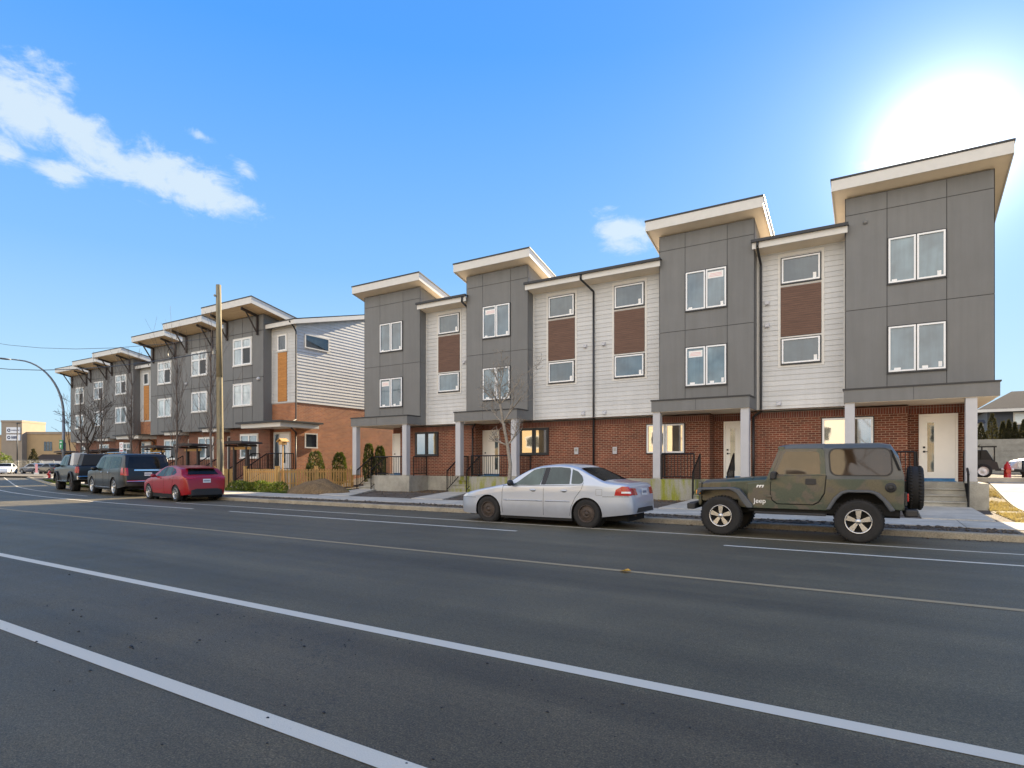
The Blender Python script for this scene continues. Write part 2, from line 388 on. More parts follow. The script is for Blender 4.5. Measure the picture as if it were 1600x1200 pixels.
def paint_line(name, col, wear=.5):
    m, t, b = principled(name)
    g = t.node('ShaderNodeTexCoord').outputs['Object']
    f = t.noise(g, 70, 5, .75); a = t.noise(g, 1.6, 5, .6)
    w = t.smooth(t.m('ADD', f, t.m('MULTIPLY', a, .55)), .82+.2*(1-wear), .98+.2*(1-wear))
    t.l.new(t.mix(w, (*col, 1), (.09, .09, .095, 1)), b.inputs['Base Color']); b.inputs['Roughness'].default_value = .7
    t.l.new(t.node('ShaderNodeBump', {'Height': f, 'Strength': .5, 'Distance': .008}).outputs[0], b.inputs['Normal'])
    return m
M['lwhite'] = paint_line('white_road_paint', (.66, .60, .49), .35)
M['lyellow'] = paint_line('worn_yellow_paint', (.36, .27, .15), .5)

# ------------------------------------------------------------------ the setting
def off(x):
    if x > -20: return 0
    if x > -50: return .005*(x+20)**2
    return 4.5+.3*(-50-x)
def xs(a, b, step=2):
    n = max(1, int(abs(b-a)/step)); return [a+(b-a)*i/n for i in range(n+1)]
def strip(mb, y0, y1, z, a, b, mi=0, step=2, z1=None):
    X = xs(a, b, step)
    for i in range(len(X)-1):
        p, q = X[i], X[i+1]; o1, o2 = off(p), off(q); zz = z if z1 is None else z1
        mb.face([(p, y0+o1, z), (q, y0+o2, z), (q, y1+o2, zz), (p, y1+o1, zz)], mi)
g = MB(); g.face([(-1500, -1500, -.06), (1500, -1500, -.06), (1500, 1500, -.06), (-1500, 1500, -.06)])
tag(g.build('ground', M['land']), kind='structure')
KY = 13.9
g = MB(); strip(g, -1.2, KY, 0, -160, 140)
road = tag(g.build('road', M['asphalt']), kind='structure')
for y, w, rng, mt in ((2.06, .12, [(-90, 60)], 'lwhite'), (3.66, .13, [(-90, 60)], 'lwhite'), (7.42, .11, [(-90, 60)], 'lyellow'),
                      (10.68, .11, [(-90, -18.5), (-16.6, -6.5), (-2.3, 14)], 'lwhite'), (12.02, .09, [(-90, -30), (-22, 60)], 'lwhite')):
    for a, b in rng:
        l = MB(); strip(l, y-w/2, y+w/2, .004, a, b); l.build('lane_line', M[mt], road)
# cracks and tar seams in the asphalt
k = KY
g = MB()
for a, b in ((-160, 140),):
    X = xs(a, b, 2)
    for i in range(len(X)-1):
        p, q = X[i], X[i+1]; o1, o2 = off(p), off(q)
        g.face([(p, k+o1, -.05), (q, k+o2, -.05), (q, k+.025+o2, .105), (p, k+.025+o1, .105)])
        g.face([(p, k+.025+o1, .105), (q, k+.025+o2, .105), (q, k+.05+o2, .125), (p, k+.05+o1, .125)])
        g.face([(p, k+.05+o1, .125), (q, k+.05+o2, .125), (q, k+.22+o2, .125), (p, k+.22+o1, .125)])
tag(g.build('kerb', M['kerb']), kind='structure')
g = MB(); strip(g, -1.4, -1.2, .125, -160, 140); strip(g, -1.2, -1.199, -.05, -160, 140, z1=.125)
tag(g.build('kerb', M['kerb']), kind='structure')
# raised land beyond the kerb, rising towards the back
def land_z(y): 
    t = min(max((y-21.4)/8, 0), 1); return .105+.74*t*t*(3-2*t)
g = MB()
ys = [.2, 3, 6.4]+[7.0+.8*i for i in range(1, 13)]+[20, 30, 60, 120]
X = xs(-160, 140, 3)
for i in range(len(X)-1):
    for j in range(len(ys)-1):
        P = []
        for (x, y) in ((X[i], ys[j]), (X[i+1], ys[j]), (X[i+1], ys[j+1]), (X[i], ys[j+1])):
            yy = KY+y+off(x); P.append((x, yy, land_z(KY+y+off(x)*(.2 if y < 10 else .0))))
        g.face(P)
tag(g.build('yard_ground', M['dirt'], merge=True), kind='structure')
g = MB(); strip(g, -60, -1.4, .10, -160, 140, step=10)
tag(g.build('far_side_ground', M['drygrass']), kind='structure')
g = MB(); strip(g, -3.6, -1.9, .115, -160, 140, step=4)
tag(g.build('far_side_sidewalk', M['walk']), kind='structure')
# verge, sidewalk slabs
g = MB(); strip(g, KY+.22, KY+1.25, .112, -160, 140)
verge = tag(g.build('verge', M['gravel']), kind='structure')
g = MB()
x = -120.0
while x < 60:
    n = x+1.5
    o1, o2 = off(x+.008), off(n-.008); zz = .128+rnd.uniform(-.003, .003)
    g.hexa([(x+.008, KY+1.25+o1, .05), (n-.008, KY+1.25+o2, .05), (n-.008, KY+3.1+o2, .05), (x+.008, KY+3.1+o1, .05)],
           [(x+.008, KY+1.25+o1, zz), (n-.008, KY+1.25+o2, zz), (n-.008, KY+3.1+o2, zz), (x+.008, KY+3.1+o1, zz)])
    x = n
tag(g.build('sidewalk', M['walk']), kind='structure')
# garden bed of dark gravel between sidewalk and porches
g = MB()
for a, b in ((-21.0, -3.9), (-3.9, 2.3)):
    X = xs(a, b, .4)
    Y = [KY+3.1+i*(22.75-KY-3.1)/12 for i in range(13)]
    for i in range(len(X)-1):
        for j in range(12):
            g.face([(px, py, .108+.03*noise.noise(Vector((px*1.3, py*1.3, 0)))) for px, py in ((X[i], Y[j]), (X[i+1], Y[j]), (X[i+1], Y[j+1]), (X[i], Y[j+1]))], 0, True)
tag(g.build('gravel_bed', M['gravel'], merge=True), kind='structure')
# paths from the porches to the sidewalk
for (a, b, c, d) in ((-22.2, -21.1, -20.1, -18.3), (-16.55, -15.4, -15.0, -13.5), (-5.6, -4.45, -5.5, -4.2), (.9, 2.2, .84, 2.2)):
    g = MB(); g.hexa([(c, KY+3.1, .06), (d, KY+3.1, .06), (b, 21.3, .06), (a, 21.3, .06)], [(c, KY+3.1, .145), (d, KY+3.1, .145), (b, 21.3, .19), (a, 21.3, .19)])
    tag(g.build('garden_path', M['walk']), kind='structure')
# sunlit side path at the right end, rising with the land
g = MB(); 
Y = [KY+3.1+i*1.2 for i in range(10)]
for j in range(9):
    y0, y1 = Y[j], Y[j+1]-.012
    g.hexa([(3.35, y0, 0), (5.2, y0, 0), (5.2, y1, 0), (3.35, y1, 0)], [(3.35, y0, land_z(y0)+.03), (5.2, y0, land_z(y0)+.03), (5.2, y1, land_z(y1)+.03), (3.35, y1, land_z(y1)+.03)])
tag(g.build('side_path', M['walk']), kind='structure')
g = MB()
for (a, b) in ((2.6, 3.33), (5.22, 30)):
    for j in range(11):
        y0, y1 = KY+3.12+j*1.2, KY+3.12+(j+1)*1.2
        g.face([(a, y0, land_z(y0)+.012), (b, y0, land_z(y0)+.012), (b, y1, land_z(y1)+.012), (a, y1, land_z(y1)+.012)])
g.face([(2.4, KY+.23, .117), (30, KY+.23, .117), (30, KY+1.24, .117), (2.4, KY+1.24, .117)])
tag(g.build('dry_lawn', M['drygrass']), kind='structure')
g = MB()
for (a, b) in ((-45, -24.2),):
    X = xs(a, b, 1.5)
    for i in range(len(X)-1):
        p, q = X[i], X[i+1]
        for y0, y1 in ((KY+3.12, 17.9), (17.9, 18.8)):
            g.face([(p, y0+off(p), .118), (q, y0+off(q), .118), (q, y1+off(q), .13), (p, y1+off(p), .13)])
tag(g.build('green_verge', M['lawn']), kind='structure')

# ------------------------------------------------------------------ the new townhouse row
ROW = empty('townhouse_row', (-10, 27, .1), 'new grey and white townhouse row with brick ground floor and four tall grey bays', 'townhouse')
FY, WY, CY = 22.25, 22.70, 21.30       # grey bay front, white wall, canopy front
ZT = 10.57; SL = .2486                 # roof ridge height and fall to the rear
BACK = 30.5
bays = [(-22.81, -19.04, -21.71, -20.15), (-16.25, -12.96, -15.34, -13.85), (-7.16, -3.75, -6.18, -4.67), (-.968, 2.86, .19, 1.72)]
def ztop(y): return ZT-.36-(y-21.72)*SL
def panel_wall(mb, xsq, zs, y, proud=.015, gap=.012, slope=None):
    for i in range(len(xsq)-1):
        for j in range(len(zs)-1):
            mb.box(xsq[i]+gap/2, xsq[i+1]-gap/2, y-proud, y+.02, zs[j]+gap/2, zs[j+1]-gap/2, 0)
for bi, (x0, x1, s0, s1) in enumerate(bays):
    m = MB()
    # core
    b4 = [(x0+.015, FY, 3.33), (x1-.015, FY, 3.33), (x1-.015, BACK, 3.33), (x0+.015, BACK, 3.33)]
    m.hexa(b4, [(x, y, ztop(y)) for (x, y, z) in b4], 1)
    for i, (a, b) in enumerate(((x0, s0), (s0, s1), (s1, x1))):
        zs = [3.75, 6.41, 9.51, ztop(FY)-.01]
        for j in range(3):
            g0, g1 = (0 if i == 0 else .010), (0 if i == 2 else .010)
            m.box(a+g0, b-g1, FY-.016, FY+.004, zs[j]+.010, zs[j+1]-.010, 0)
    for xf, sgn in ((x0, -1), (x1, 1)):
        ysq = [FY-.016, FY+1.2, FY+3.6, FY+6, FY+8.4, BACK]
        for i in range(5):
            zs = [3.34, 6.41, 9.51]
            ya, yb = ysq[i], ysq[i+1]-.012
            xa, xb = sorted((xf-sgn*.016, xf+sgn*.002))
            def zt(y, j): return min(zs[j+1]-.012, ztop(y)) if j < 2 else ztop(y)
            for j in range(2 if ztop(ya) < 9.56 else 3):
                zb = zs[j] if j < 3 else 9.51
                if j == 2: zb = 9.51
                if zt(ya, j)-zb < .02: continue
                m.hexa([(xa, ya, zb), (xb, ya, zb), (xb, yb, zb), (xa, yb, zb)], [(xa, ya, zt(ya, j)), (xb, ya, zt(ya, j)), (xb, yb, max(zb+.01, zt(yb, j))), (xa, yb, max(zb+.01, zt(yb, j)))], 0)
    m.build('grey_bay', [M['grey'], M['greyjoint']], ROW)
    # mono-pitch roof
    ra, rb, ry0, ry1 = x0-.37, x1+.37, 21.72, BACK+.3
    def rz(y, d): return ZT-d-(y-21.72)*SL
    r = MB(); q = [(ra+.03, ry0+.03), (rb-.03, ry0+.03), (rb-.03, ry1), (ra+.03, ry1)]
    r.hexa([(x, y, rz(y, .31)) for x, y in q], [(x, y, rz(y, .03)) for x, y in q], 0)
    ro = r.build('roof', [M['soffitlight']], ROW)
    f = MB(); f.box(ra, rb, ry0, ry0+.03, ZT-.36, ZT-.02)
    for xa, xb in ((ra, ra+.03), (rb-.03, rb)):
        q = [(xa, ry0+.032), (xb, ry0+.032), (xb, ry1), (xa, ry1)]
        f.hexa([(x, y, rz(y, .36)) for x, y in q], [(x, y, rz(y, .02)) for x, y in q])
    f.build('fascia', M['trim'], ro)
    f = MB(); q = [(ra-.025, ry0-.025), (rb+.025, ry0-.025), (rb+.025, ry1), (ra-.025, ry1)]
    f.hexa([(x, y, rz(y, .018)) for x, y in q], [(x, y, rz(y, -.035)) for x, y in q])
    f.build('flashing', M['dark'], ro)
def lap_wall(mb, x0, x1, z0, z1, y, h=.178, mi=0, t=.018):
    z = z0
    while z < z1-.01:
        zt_ = min(z+h, z1)
        mb.face([(x0, y-t, z), (x1, y-t, z), (x1, y, zt_), (x0, y, zt_)], mi)
        mb.face([(x1, y-t, z), (x0, y-t, z), (x0, y, z), (x1, y, z)], mi)
        z += h
def window(root, x0, x1, z0, z1, y, glass, cols=2, dark=True, sill=True, fr=.05, split=None, top_dark=0, stick=(), name='window', frame_mat=None):
    """outward is -Y; the outer trim is the part, frame and panes are sub-parts"""
    o = MB()
    t = .035
    if dark:
        o.box(x0-t, x1+t, y-.035, y+.03, z1, z1+t); o.box(x0-t, x1+t, y-.05, y+.03, z0-t-.015, z0)
        o.box(x0-t, x0, y-.035, y+.03, z0, z1); o.box(x1, x1+t, y-.035, y+.03, z0, z1)
    else:
        t = .075
        o.box(x0-t, x1+t, y-.03, y+.03, z1, z1+t); o.box(x0-t-.02, x1+t+.02, y-.06, y+.03, z0-t, z0)
        o.box(x0-t, x0, y-.03, y+.03, z0, z1); o.box(x1, x1+t, y-.03, y+.03, z0, z1)
    w = o.build(name, M['dark'] if dark else M['trim'], root)
    f = MB(); p = MB(); gap = .03 if cols > 1 and dark else 0
    fw = (x1-x0-gap*(cols-1))/cols
    for c in range(cols):
        a = x0+c*(fw+gap); b = a+fw
        rows = [(z0, z1)] if not split else [(z0, z0+split*(z1-z0)), (z0+split*(z1-z0), z1)]
        for (q0, q1) in rows:
            e = fr
            f.box(a, b, y-.055, y-.002, q0, q0+e); f.box(a, b, y-.055, y-.002, q1-e, q1)
            f.box(a, a+e, y-.055, y-.002, q0+e, q1-e); f.box(b-e, b, y-.055, y-.002, q0+e, q1-e)
            p.face([(a+e, y-.012, q0+e), (b-e, y-.012, q0+e), (b-e, y-.012, q1-e), (a+e, y-.012, q1-e)])
        if gap and c < cols-1: o2 = None
    if gap:
        f2 = MB(); f2.box(x0+fw, x0+fw+gap, y-.04, y-.004, z0, z1); f2.build('mullion', M['dark'], w)
    f.build('frame', frame_mat or M['pvc'], w); p.build('pane', glass, w)
    for (sx, sz, sw, sh, kind) in stick:
        s = MB(); sx0 = x0+sx*(x1-x0); sz0 = z0+sz*(z1-z0)
        s.box(sx0, sx0+sw, y-.0165, y-.0145, sz0, sz0+sh, 0)
        if kind == 'p':
            for k in range(3): s.box(sx0+.04+.02*k, sx0+sw-.05, y-.0185, y-.0167, sz0+sh*(.25+.2*k), sz0+sh*(.25+.2*k)+sh*.06, 1)
        s.build('paper_notice', [M['sticker'], M['pink']], w)
    return w
for bi, (x0, x1, s0, s1) in enumerate(bays):
    a, b = s0+.04, s1-.03
    st = {0: [()], }.get(bi)
    window(ROW, a, b, 7.12, 8.53, FY-.016, M['glassA'], stick=[(.06, .04, .14, .06, 'w'), (.86, .04, .1, .14, 'w')] + ([(.08, .74, .42*1.4, .22, 'p')] if bi == 1 else []) + ([(.55, .76, .55, .24, 'p')] if bi == 2 else []))
    window(ROW, a, b, 4.32, 5.74, FY-.016, M['glassA'], stick=[(.1, .04, .18, .07, 'w'), (.60, .04, .15, .08, 'w'), (.88, .05, .09, .16, 'w')] + ([(.07, .74, .5, .24, 'p')] if bi in (0, 2) else []))
# white sections
whites = [(-19.04, -16.25), (-12.96, -7.16), (-3.75, -.968)]
for (x0, x1) in whites:
    m = MB(); m.box(x0-.01, x1+.01, WY, BACK, 3.28, 8.86, 1)
    lap_wall(m, x0, x1, 3.29, 8.95, WY-.004)
    m.box(x0, x0+.07, WY-.032, WY, 3.3, 8.9, 2); m.box(x1-.07, x1, WY-.032, WY, 3.3, 8.9, 2)
    m.box(x0, x1, WY-.036, WY, 3.26, 3.30, 3)
    m.build('white_wall', [M['white'], M['white'], M['trim'], M['dark']], ROW)
    ry0, ry1 = 22.08, BACK+.2
    def rz(y, d): return 9.21-d-(y-22.08)*.16
    ra, rb = x0-.05, x1+.075
    r = MB()
    q = [(x0+.012, ry0+.03), (x1-.012, ry0+.03), (x1-.012, ry1), (x0+.012, ry1)]
    r.hexa([(x, y, min(8.96, rz(y, .25))) for x, y in q], [(x, y, rz(y, .03)) for x, y in q], 0)
    ro = r.build('low_roof', [M['soffitlight']], ROW)
    f = MB(); f.box(ra, rb, ry0-.02, ry0+.028, 8.925, 9.19); f.box(ra, x0-.018, ry0+.028, FY-.018, 8.925, 9.19) if False else None
    f.build('fascia', M['trim'], ro)
    f = MB(); f.box(ra-.03, rb+.03, ry0-.11, ry0-.022, 9.14, 9.235); f.box(ra-.03, rb+.03, ry0-.022, FY-.02, 9.192, 9.215)
    f.build('gutter', M['dark'], ro)
wcols = [(-18.22, -17.0, 0), (-12.16, -10.97, 1), (-9.13, -7.93, 0), (-2.92, -1.73, 1)]
for (a, b, k) in wcols:
    t = MB()
    for (u, v, p, q) in ((a-.13, b+.13, 4.80, 4.86), (a-.13, b+.13, 8.68, 8.78)): t.box(u, v, WY-.03, WY, p, q)
    t.box(a-.13, a-.045, WY-.03, WY, 4.86, 8.68); t.box(b+.045, b+.13, WY-.03, WY, 4.86, 8.68)
    t.build('window_trim', M['trim'], ROW)
    window(ROW, a, b, 7.73, 8.60, WY-.018, M['glassB'], cols=1, stick=[(.82, .06, .1, .2, 'w')])
    window(ROW, a, b, 4.93, 5.78, WY-.018, M['glassB'] if k else M['glassA'], cols=1, stick=[(.84, .06, .1, .18, 'w')])
    p = MB(); p.box(a-.04, b+.04, WY-.034, WY, 5.87, 7.60, 1)
    z = 5.885
    while z < 7.58: p.box(a-.035, b+.035, WY-.042, WY-.034, z, z+.068, 0); z += .075
    p.build('slat_panel', [M['wbrown'], M['dark']], ROW)
    for z in (5.82, 7.63):
        t = MB(); t.box(a-.045, b+.045, WY-.03, WY, z, z+.045); t.build('trim_strip', M['trim'], ROW)
# brick ground floor: straight front with recessed entries
recess = [(-21.835, -20.75), (-16.08, -14.75), (-5.40, -3.95), (.75, 2.40)]
RY = 23.35
m = MB()
def bwall(x0, x1, y, z0=.86, z1=3.28): m.face([(x0, y, z0), (x1, y, z0), (x1, y, z1), (x0, y, z1)])
cur = -21.835
for (a, b) in recess:
    if a > cur: bwall(cur, a, WY)
    bwall(a, b, RY)
    if a > -21.8: m.face([(a, WY, .86), (a, RY, .86), (a, RY, 3.33), (a, WY, 3.33)])
    m.face([(b, RY, .86), (b, WY, .86), (b, WY, 3.33), (b, RY, 3.33)])
    cur = b
bwall(cur, 2.46, WY)
m.face([(2.46, WY, .3), (2.46, BACK, .3), (2.46, BACK, 3.33), (2.46, WY, 3.33)])
m.face([(-21.835, BACK, .3), (-21.835, RY, .3), (-21.835, RY, 3.33), (-21.835, BACK, 3.33)])
m.face([(2.46, BACK, .3), (-21.835, BACK, .3), (-21.835, BACK, 3.33), (2.46, BACK, 3.33)])
m.build('brick_wall', M['brick'], ROW)
s = MB()
segs = [(-20.75, -16.08), (-14.75, -5.40), (-3.95, .75)]
for a, b in segs: s.box(a+.002, b-.002, WY-.012, WY+.01, 3.05, 3.262)
for a, b in recess: s.box(a+.01, b-.01, RY-.012, RY+.01, 3.06, 3.32)
s.build('soldier_course', M['soldier'], ROW)
s = MB()
for (a, b) in [(-21.835, -21.0)]+segs+[(2.40, 2.46)]: s.box(a, b, WY+.02, WY+.3, -.05, .86)
s.box(2.2, 2.448, WY+.31, BACK, -.05, .86)
for (a, b) in segs: s.box(a, b, WY+.005, WY+.02, .0, .858)
s.build('foundation', M['concrete'], ROW)
s = MB(); s.face([(-22.81, FY, 3.325), (-22.81, BACK, 3.325), (2.86, BACK, 3.325), (2.86, FY, 3.325)])
s.build('overhang_soffit', M['soffitlight'], ROW)
# ground floor windows
window(ROW, -19.72, -18.3, 1.86, 2.98, WY, M['glassC'], fr=.06, frame_mat=M['dark'])
window(ROW, -13.62, -12.22, 1.86, 2.98, WY, M['glassC'], fr=.07, frame_mat=M['dark'])
window(ROW, -7.80, -6.34, 1.86, 2.96, WY, M['glassC'], fr=.055)
window(ROW, -1.66, -.19, 1.86, 2.96, WY, M['glassC'], fr=.055)
# doors
def entry(x0, x1, glass_side, z0=.87, y=RY, handle_left=True):
    d = MB(); d.box(x0+.06, x1-.06, y-.035, y, z0+.02, z0+2.08); do = d.build('door', M['door'], ROW)
    f = MB(); f.box(x0-.01, x0+.058, y-.07, y+.002, z0, z0+2.16); f.box(x1-.058, x1+.01, y-.07, y+.002, z0, z0+2.16); f.box(x0+.058, x1-.058, y-.07, y+.002, z0+2.082, z0+2.16)
    f.build('door_frame', M['door'], do)
    w = x1-x0; gx = x0+w*(.22 if glass_side == 'l' else .66)
    p = MB(); p.box(gx, gx+.17, y-.042, y-.036, z0+.3, z0+1.88); p.build('glass_strip', M['glassB'], do)
    hx = x0+.13 if handle_left else x1-.13
    h = MB(); h.box(hx-.03, hx+.03, y-.06, y-.036, z0+.92, z0+.98); h.box(hx, hx+.10, y-.09, y-.07, z0+.94, z0+.96); h.cone((hx, y-.09, z0+.95), (hx, y-.06, z0+.95), .01, .01, 8); h.box(hx-.03, hx+.03, y-.06, y-.036, z0+1.06, z0+1.12)
    h.build('handle', M['black'], do)
    b = MB(); b.box(x0+.05, x1-.05, y-.32, y-.1, z0+.001, z0+.02); b.box(x0+.07, x1-.07, y-.045, y-.0355, z0+.02, z0+.10); b.build('blue_film', M['blue'], do)
entry(-21.82, -20.85, 'r'); entry(-16.06, -15.04, 'r'); entry(-5.01, -3.99, 'l'); entry(1.08, 2.08, 'l')
# porches
def railing(pts, h=.92, sub=.11, mat_=None, slope=False, name='railing', root=ROW):
    """pts: polyline of floor points; balusters, rails and end posts of one railing section"""
    r = MB()
    for i in range(len(pts)-1):
        p, q = Vector(pts[i]), Vector(pts[i+1]); L = (Vector((q.x, q.y, 0))-Vector((p.x, p.y, 0))).length
        r.cone(p+Vector((0, 0, h)), q+Vector((0, 0, h)), .030, .030, 6, 0, sm=False)
        r.cone(p+Vector((0, 0, .09)), q+Vector((0, 0, .09)), .020, .020, 6, 0, sm=False)
        n = max(1, int(L/sub))
        for k in range(n+1):
            c = p.lerp(q, k/n); rr = .028 if k in (0, n) else .0125
            r.cone(c+Vector((0, 0, 0 if k in (0, n) else .09)), c+Vector((0, 0, h)), rr, rr, 5, 0, sm=False)
    return r.build(name, M['black'], root)
def porch(x0, x1, sx0, sx1, cols, mossy, cx=None):
    """slab between x0..x1 with steps cut in at sx0..sx1"""
    mt = M['moss'] if mossy else M['concrete']
    s = MB(); Z = .87; yb = 22.15
    s.box(x0, x1, yb+.002, RY, -.02, Z)
    for a, b in ((x0, sx0), (sx1, x1)):
        if b-a > .05: s.box(a, b, CY+.02, yb, -.02, Z-.001)
    s.build('porch_slab', mt, ROW, bevel=.012)
    t = MB()
    for i in range(3):
        t.box(sx0+.004, sx1-.004, yb-.3*(i+1), yb-.3*i-.002, -.02, Z-.18*(i+1)-.045)
        t.box(sx0+.003, sx1-.003, yb-.3*(i+1)-.035, yb-.3*i-.003, Z-.18*(i+1)-.044, Z-.18*(i+1))
    t.build('steps', mt, ROW, bevel=.012)
    for a in cols:
        c = MB(); c.box(a, a+.27, CY+.05, CY+.32, Z, 3.34); co = c.build('porch_column', M['col'], ROW, bevel=.006)
        c = MB(); c.box(a-.01, a+.28, CY+.04, CY+.33, Z, Z+.05); c.build('column_foot', M['concrete'], co)
def canopy(x0, x1):
    c = MB(); c.box(x0, x1, CY, WY-.02 if x0 > 99 else FY-.02, 3.335, 3.73)
    co = c.build('porch_canopy', [M['grey']], ROW)
    j = MB(); xm = (x0+x1)/2-.1; j.box(xm, xm+.012, CY-.003, CY+.01, 3.34, 3.72); j.build('panel_seam', M['greyjoint'], co)
    f = MB(); f.box(x0-.03, x1+.03, CY-.03, FY-.018, 3.732, 3.775); f.build('flashing', M['dark'], co)
    f = MB(); f.box(x0+.02, x1-.02, CY+.02, RY-.02, 3.322, 3.333); f.build('soffit', M['soffitlight'], co)
canopy(-22.81, -19.04); canopy(-16.25, -12.96); canopy(-7.16, -3.75); canopy(-.968, 2.86)
porch(-22.2, -18.93, -22.19, -21.2, (-22.75, -19.4), False)
porch(-16.55, -13.0, -16.54, -15.42, (-16.22, -13.28), True)
porch(-7.2, -3.78, -5.58, -4.42, (-7.12, -4.05), True)
porch(-1.0, 2.62, .93, 2.15, (-.94, 2.09), False)
railing([(-21.15, CY+.1, .87), (-19.45, CY+.1, .87)]); railing([(-19.0, CY+.4, .87), (-19.0, WY-.05, .87)]); railing([(-22.17, 22.1, .87), (-22.17, 23.3, .87)])
railing([(-15.38, CY+.1, .87), (-13.32, CY+.1, .87)]); railing([(-13.08, CY+.4, .87), (-13.08, WY-.05, .87)]); railing([(-16.5, 22.1, .87), (-16.5, WY-.02, .87)])
railing([(-7.08, CY+.38, .87), (-7.08, WY-.05, .87)]); railing([(-6.8, CY+.1, .87), (-5.63, CY+.1, .87)])
railing([(-.62, CY+.1, .87), (.88, CY+.1, .87)])
for (a, b) in ((-22.17, -21.2), (-16.5, -15.43), (-5.6, -4.42), (.95, 2.13)):
    for x in (a, b): railing([(x, 22.12, .87), (x, 21.1, .2)], h=.92, sub=.12, name='stair_rail')
# downspouts, vents, meter boxes
def pipe(pts, r=.042, mt='dark', parent=ROW, name='downspout'):
    p = MB(); p.tube(pts, r, 8); return p.build(name, M[mt], parent)
pipe([(-10.36, 22.02, 9.15), (-10.36, 22.02, 8.95), (-10.06, 22.63, 8.55), (-10.06, 22.63, .2)])
pipe([(-16.36, 22.02, 9.15), (-16.36, 22.02, 8.9), (-16.3, 22.4, 8.7)])
pipe([(-3.62, 22.02, 9.15), (-3.62, 22.02, 8.95), (-3.60, 22.62, 8.5), (-3.60, 22.62, 3.3), (-3.8, 22.6, 3.15), (-3.85, 22.62, 3.1), (-3.85, 22.62, .2)])
pipe([(-16.05, WY-.06, 3.3), (-16.2, WY-.06, 3.1), (-16.2, WY-.06, .9)], .035)
for (x, z) in ((-10.45, 6.34), (-9.62, 6.34), (-16.7, 6.24), (-3.40, 7.12), (-10.54, 3.54), (-9.59, 3.53), (-3.02, 3.54), (-3.4, 6.33)):
    v = MB(); v.box(x-.085, x+.085, WY-.03, WY-.012, z-.085, z+.085); v.prism([(WY-.11, z-.05), (WY-.028, z-.07), (WY-.028, z+.07), (WY-.09, z+.04)], 'x', x-.065, x+.065)
    v.build('wall_vent', M['col'], ROW)
for (x, z) in ((-10.86, 1.98), (-9.14, 1.98), (-2.92, 1.9)):
    v = MB(); v.box(x-.09, x+.09, WY-.05, WY, z-.14, z+.14); v.box(x-.05, x+.05, WY-.058, WY-.05, z-.02, z+.09, 1); v.build('meter_box', [M['col'], M['concrete']], ROW, bevel=.008)
v = MB(); v.lathe([(0, -.05), (.06, -.05), (.07, 0)], (-.4, FY-.03, 9.2), 'y', 14); v.build('bell_alarm', M['grey'], ROW)
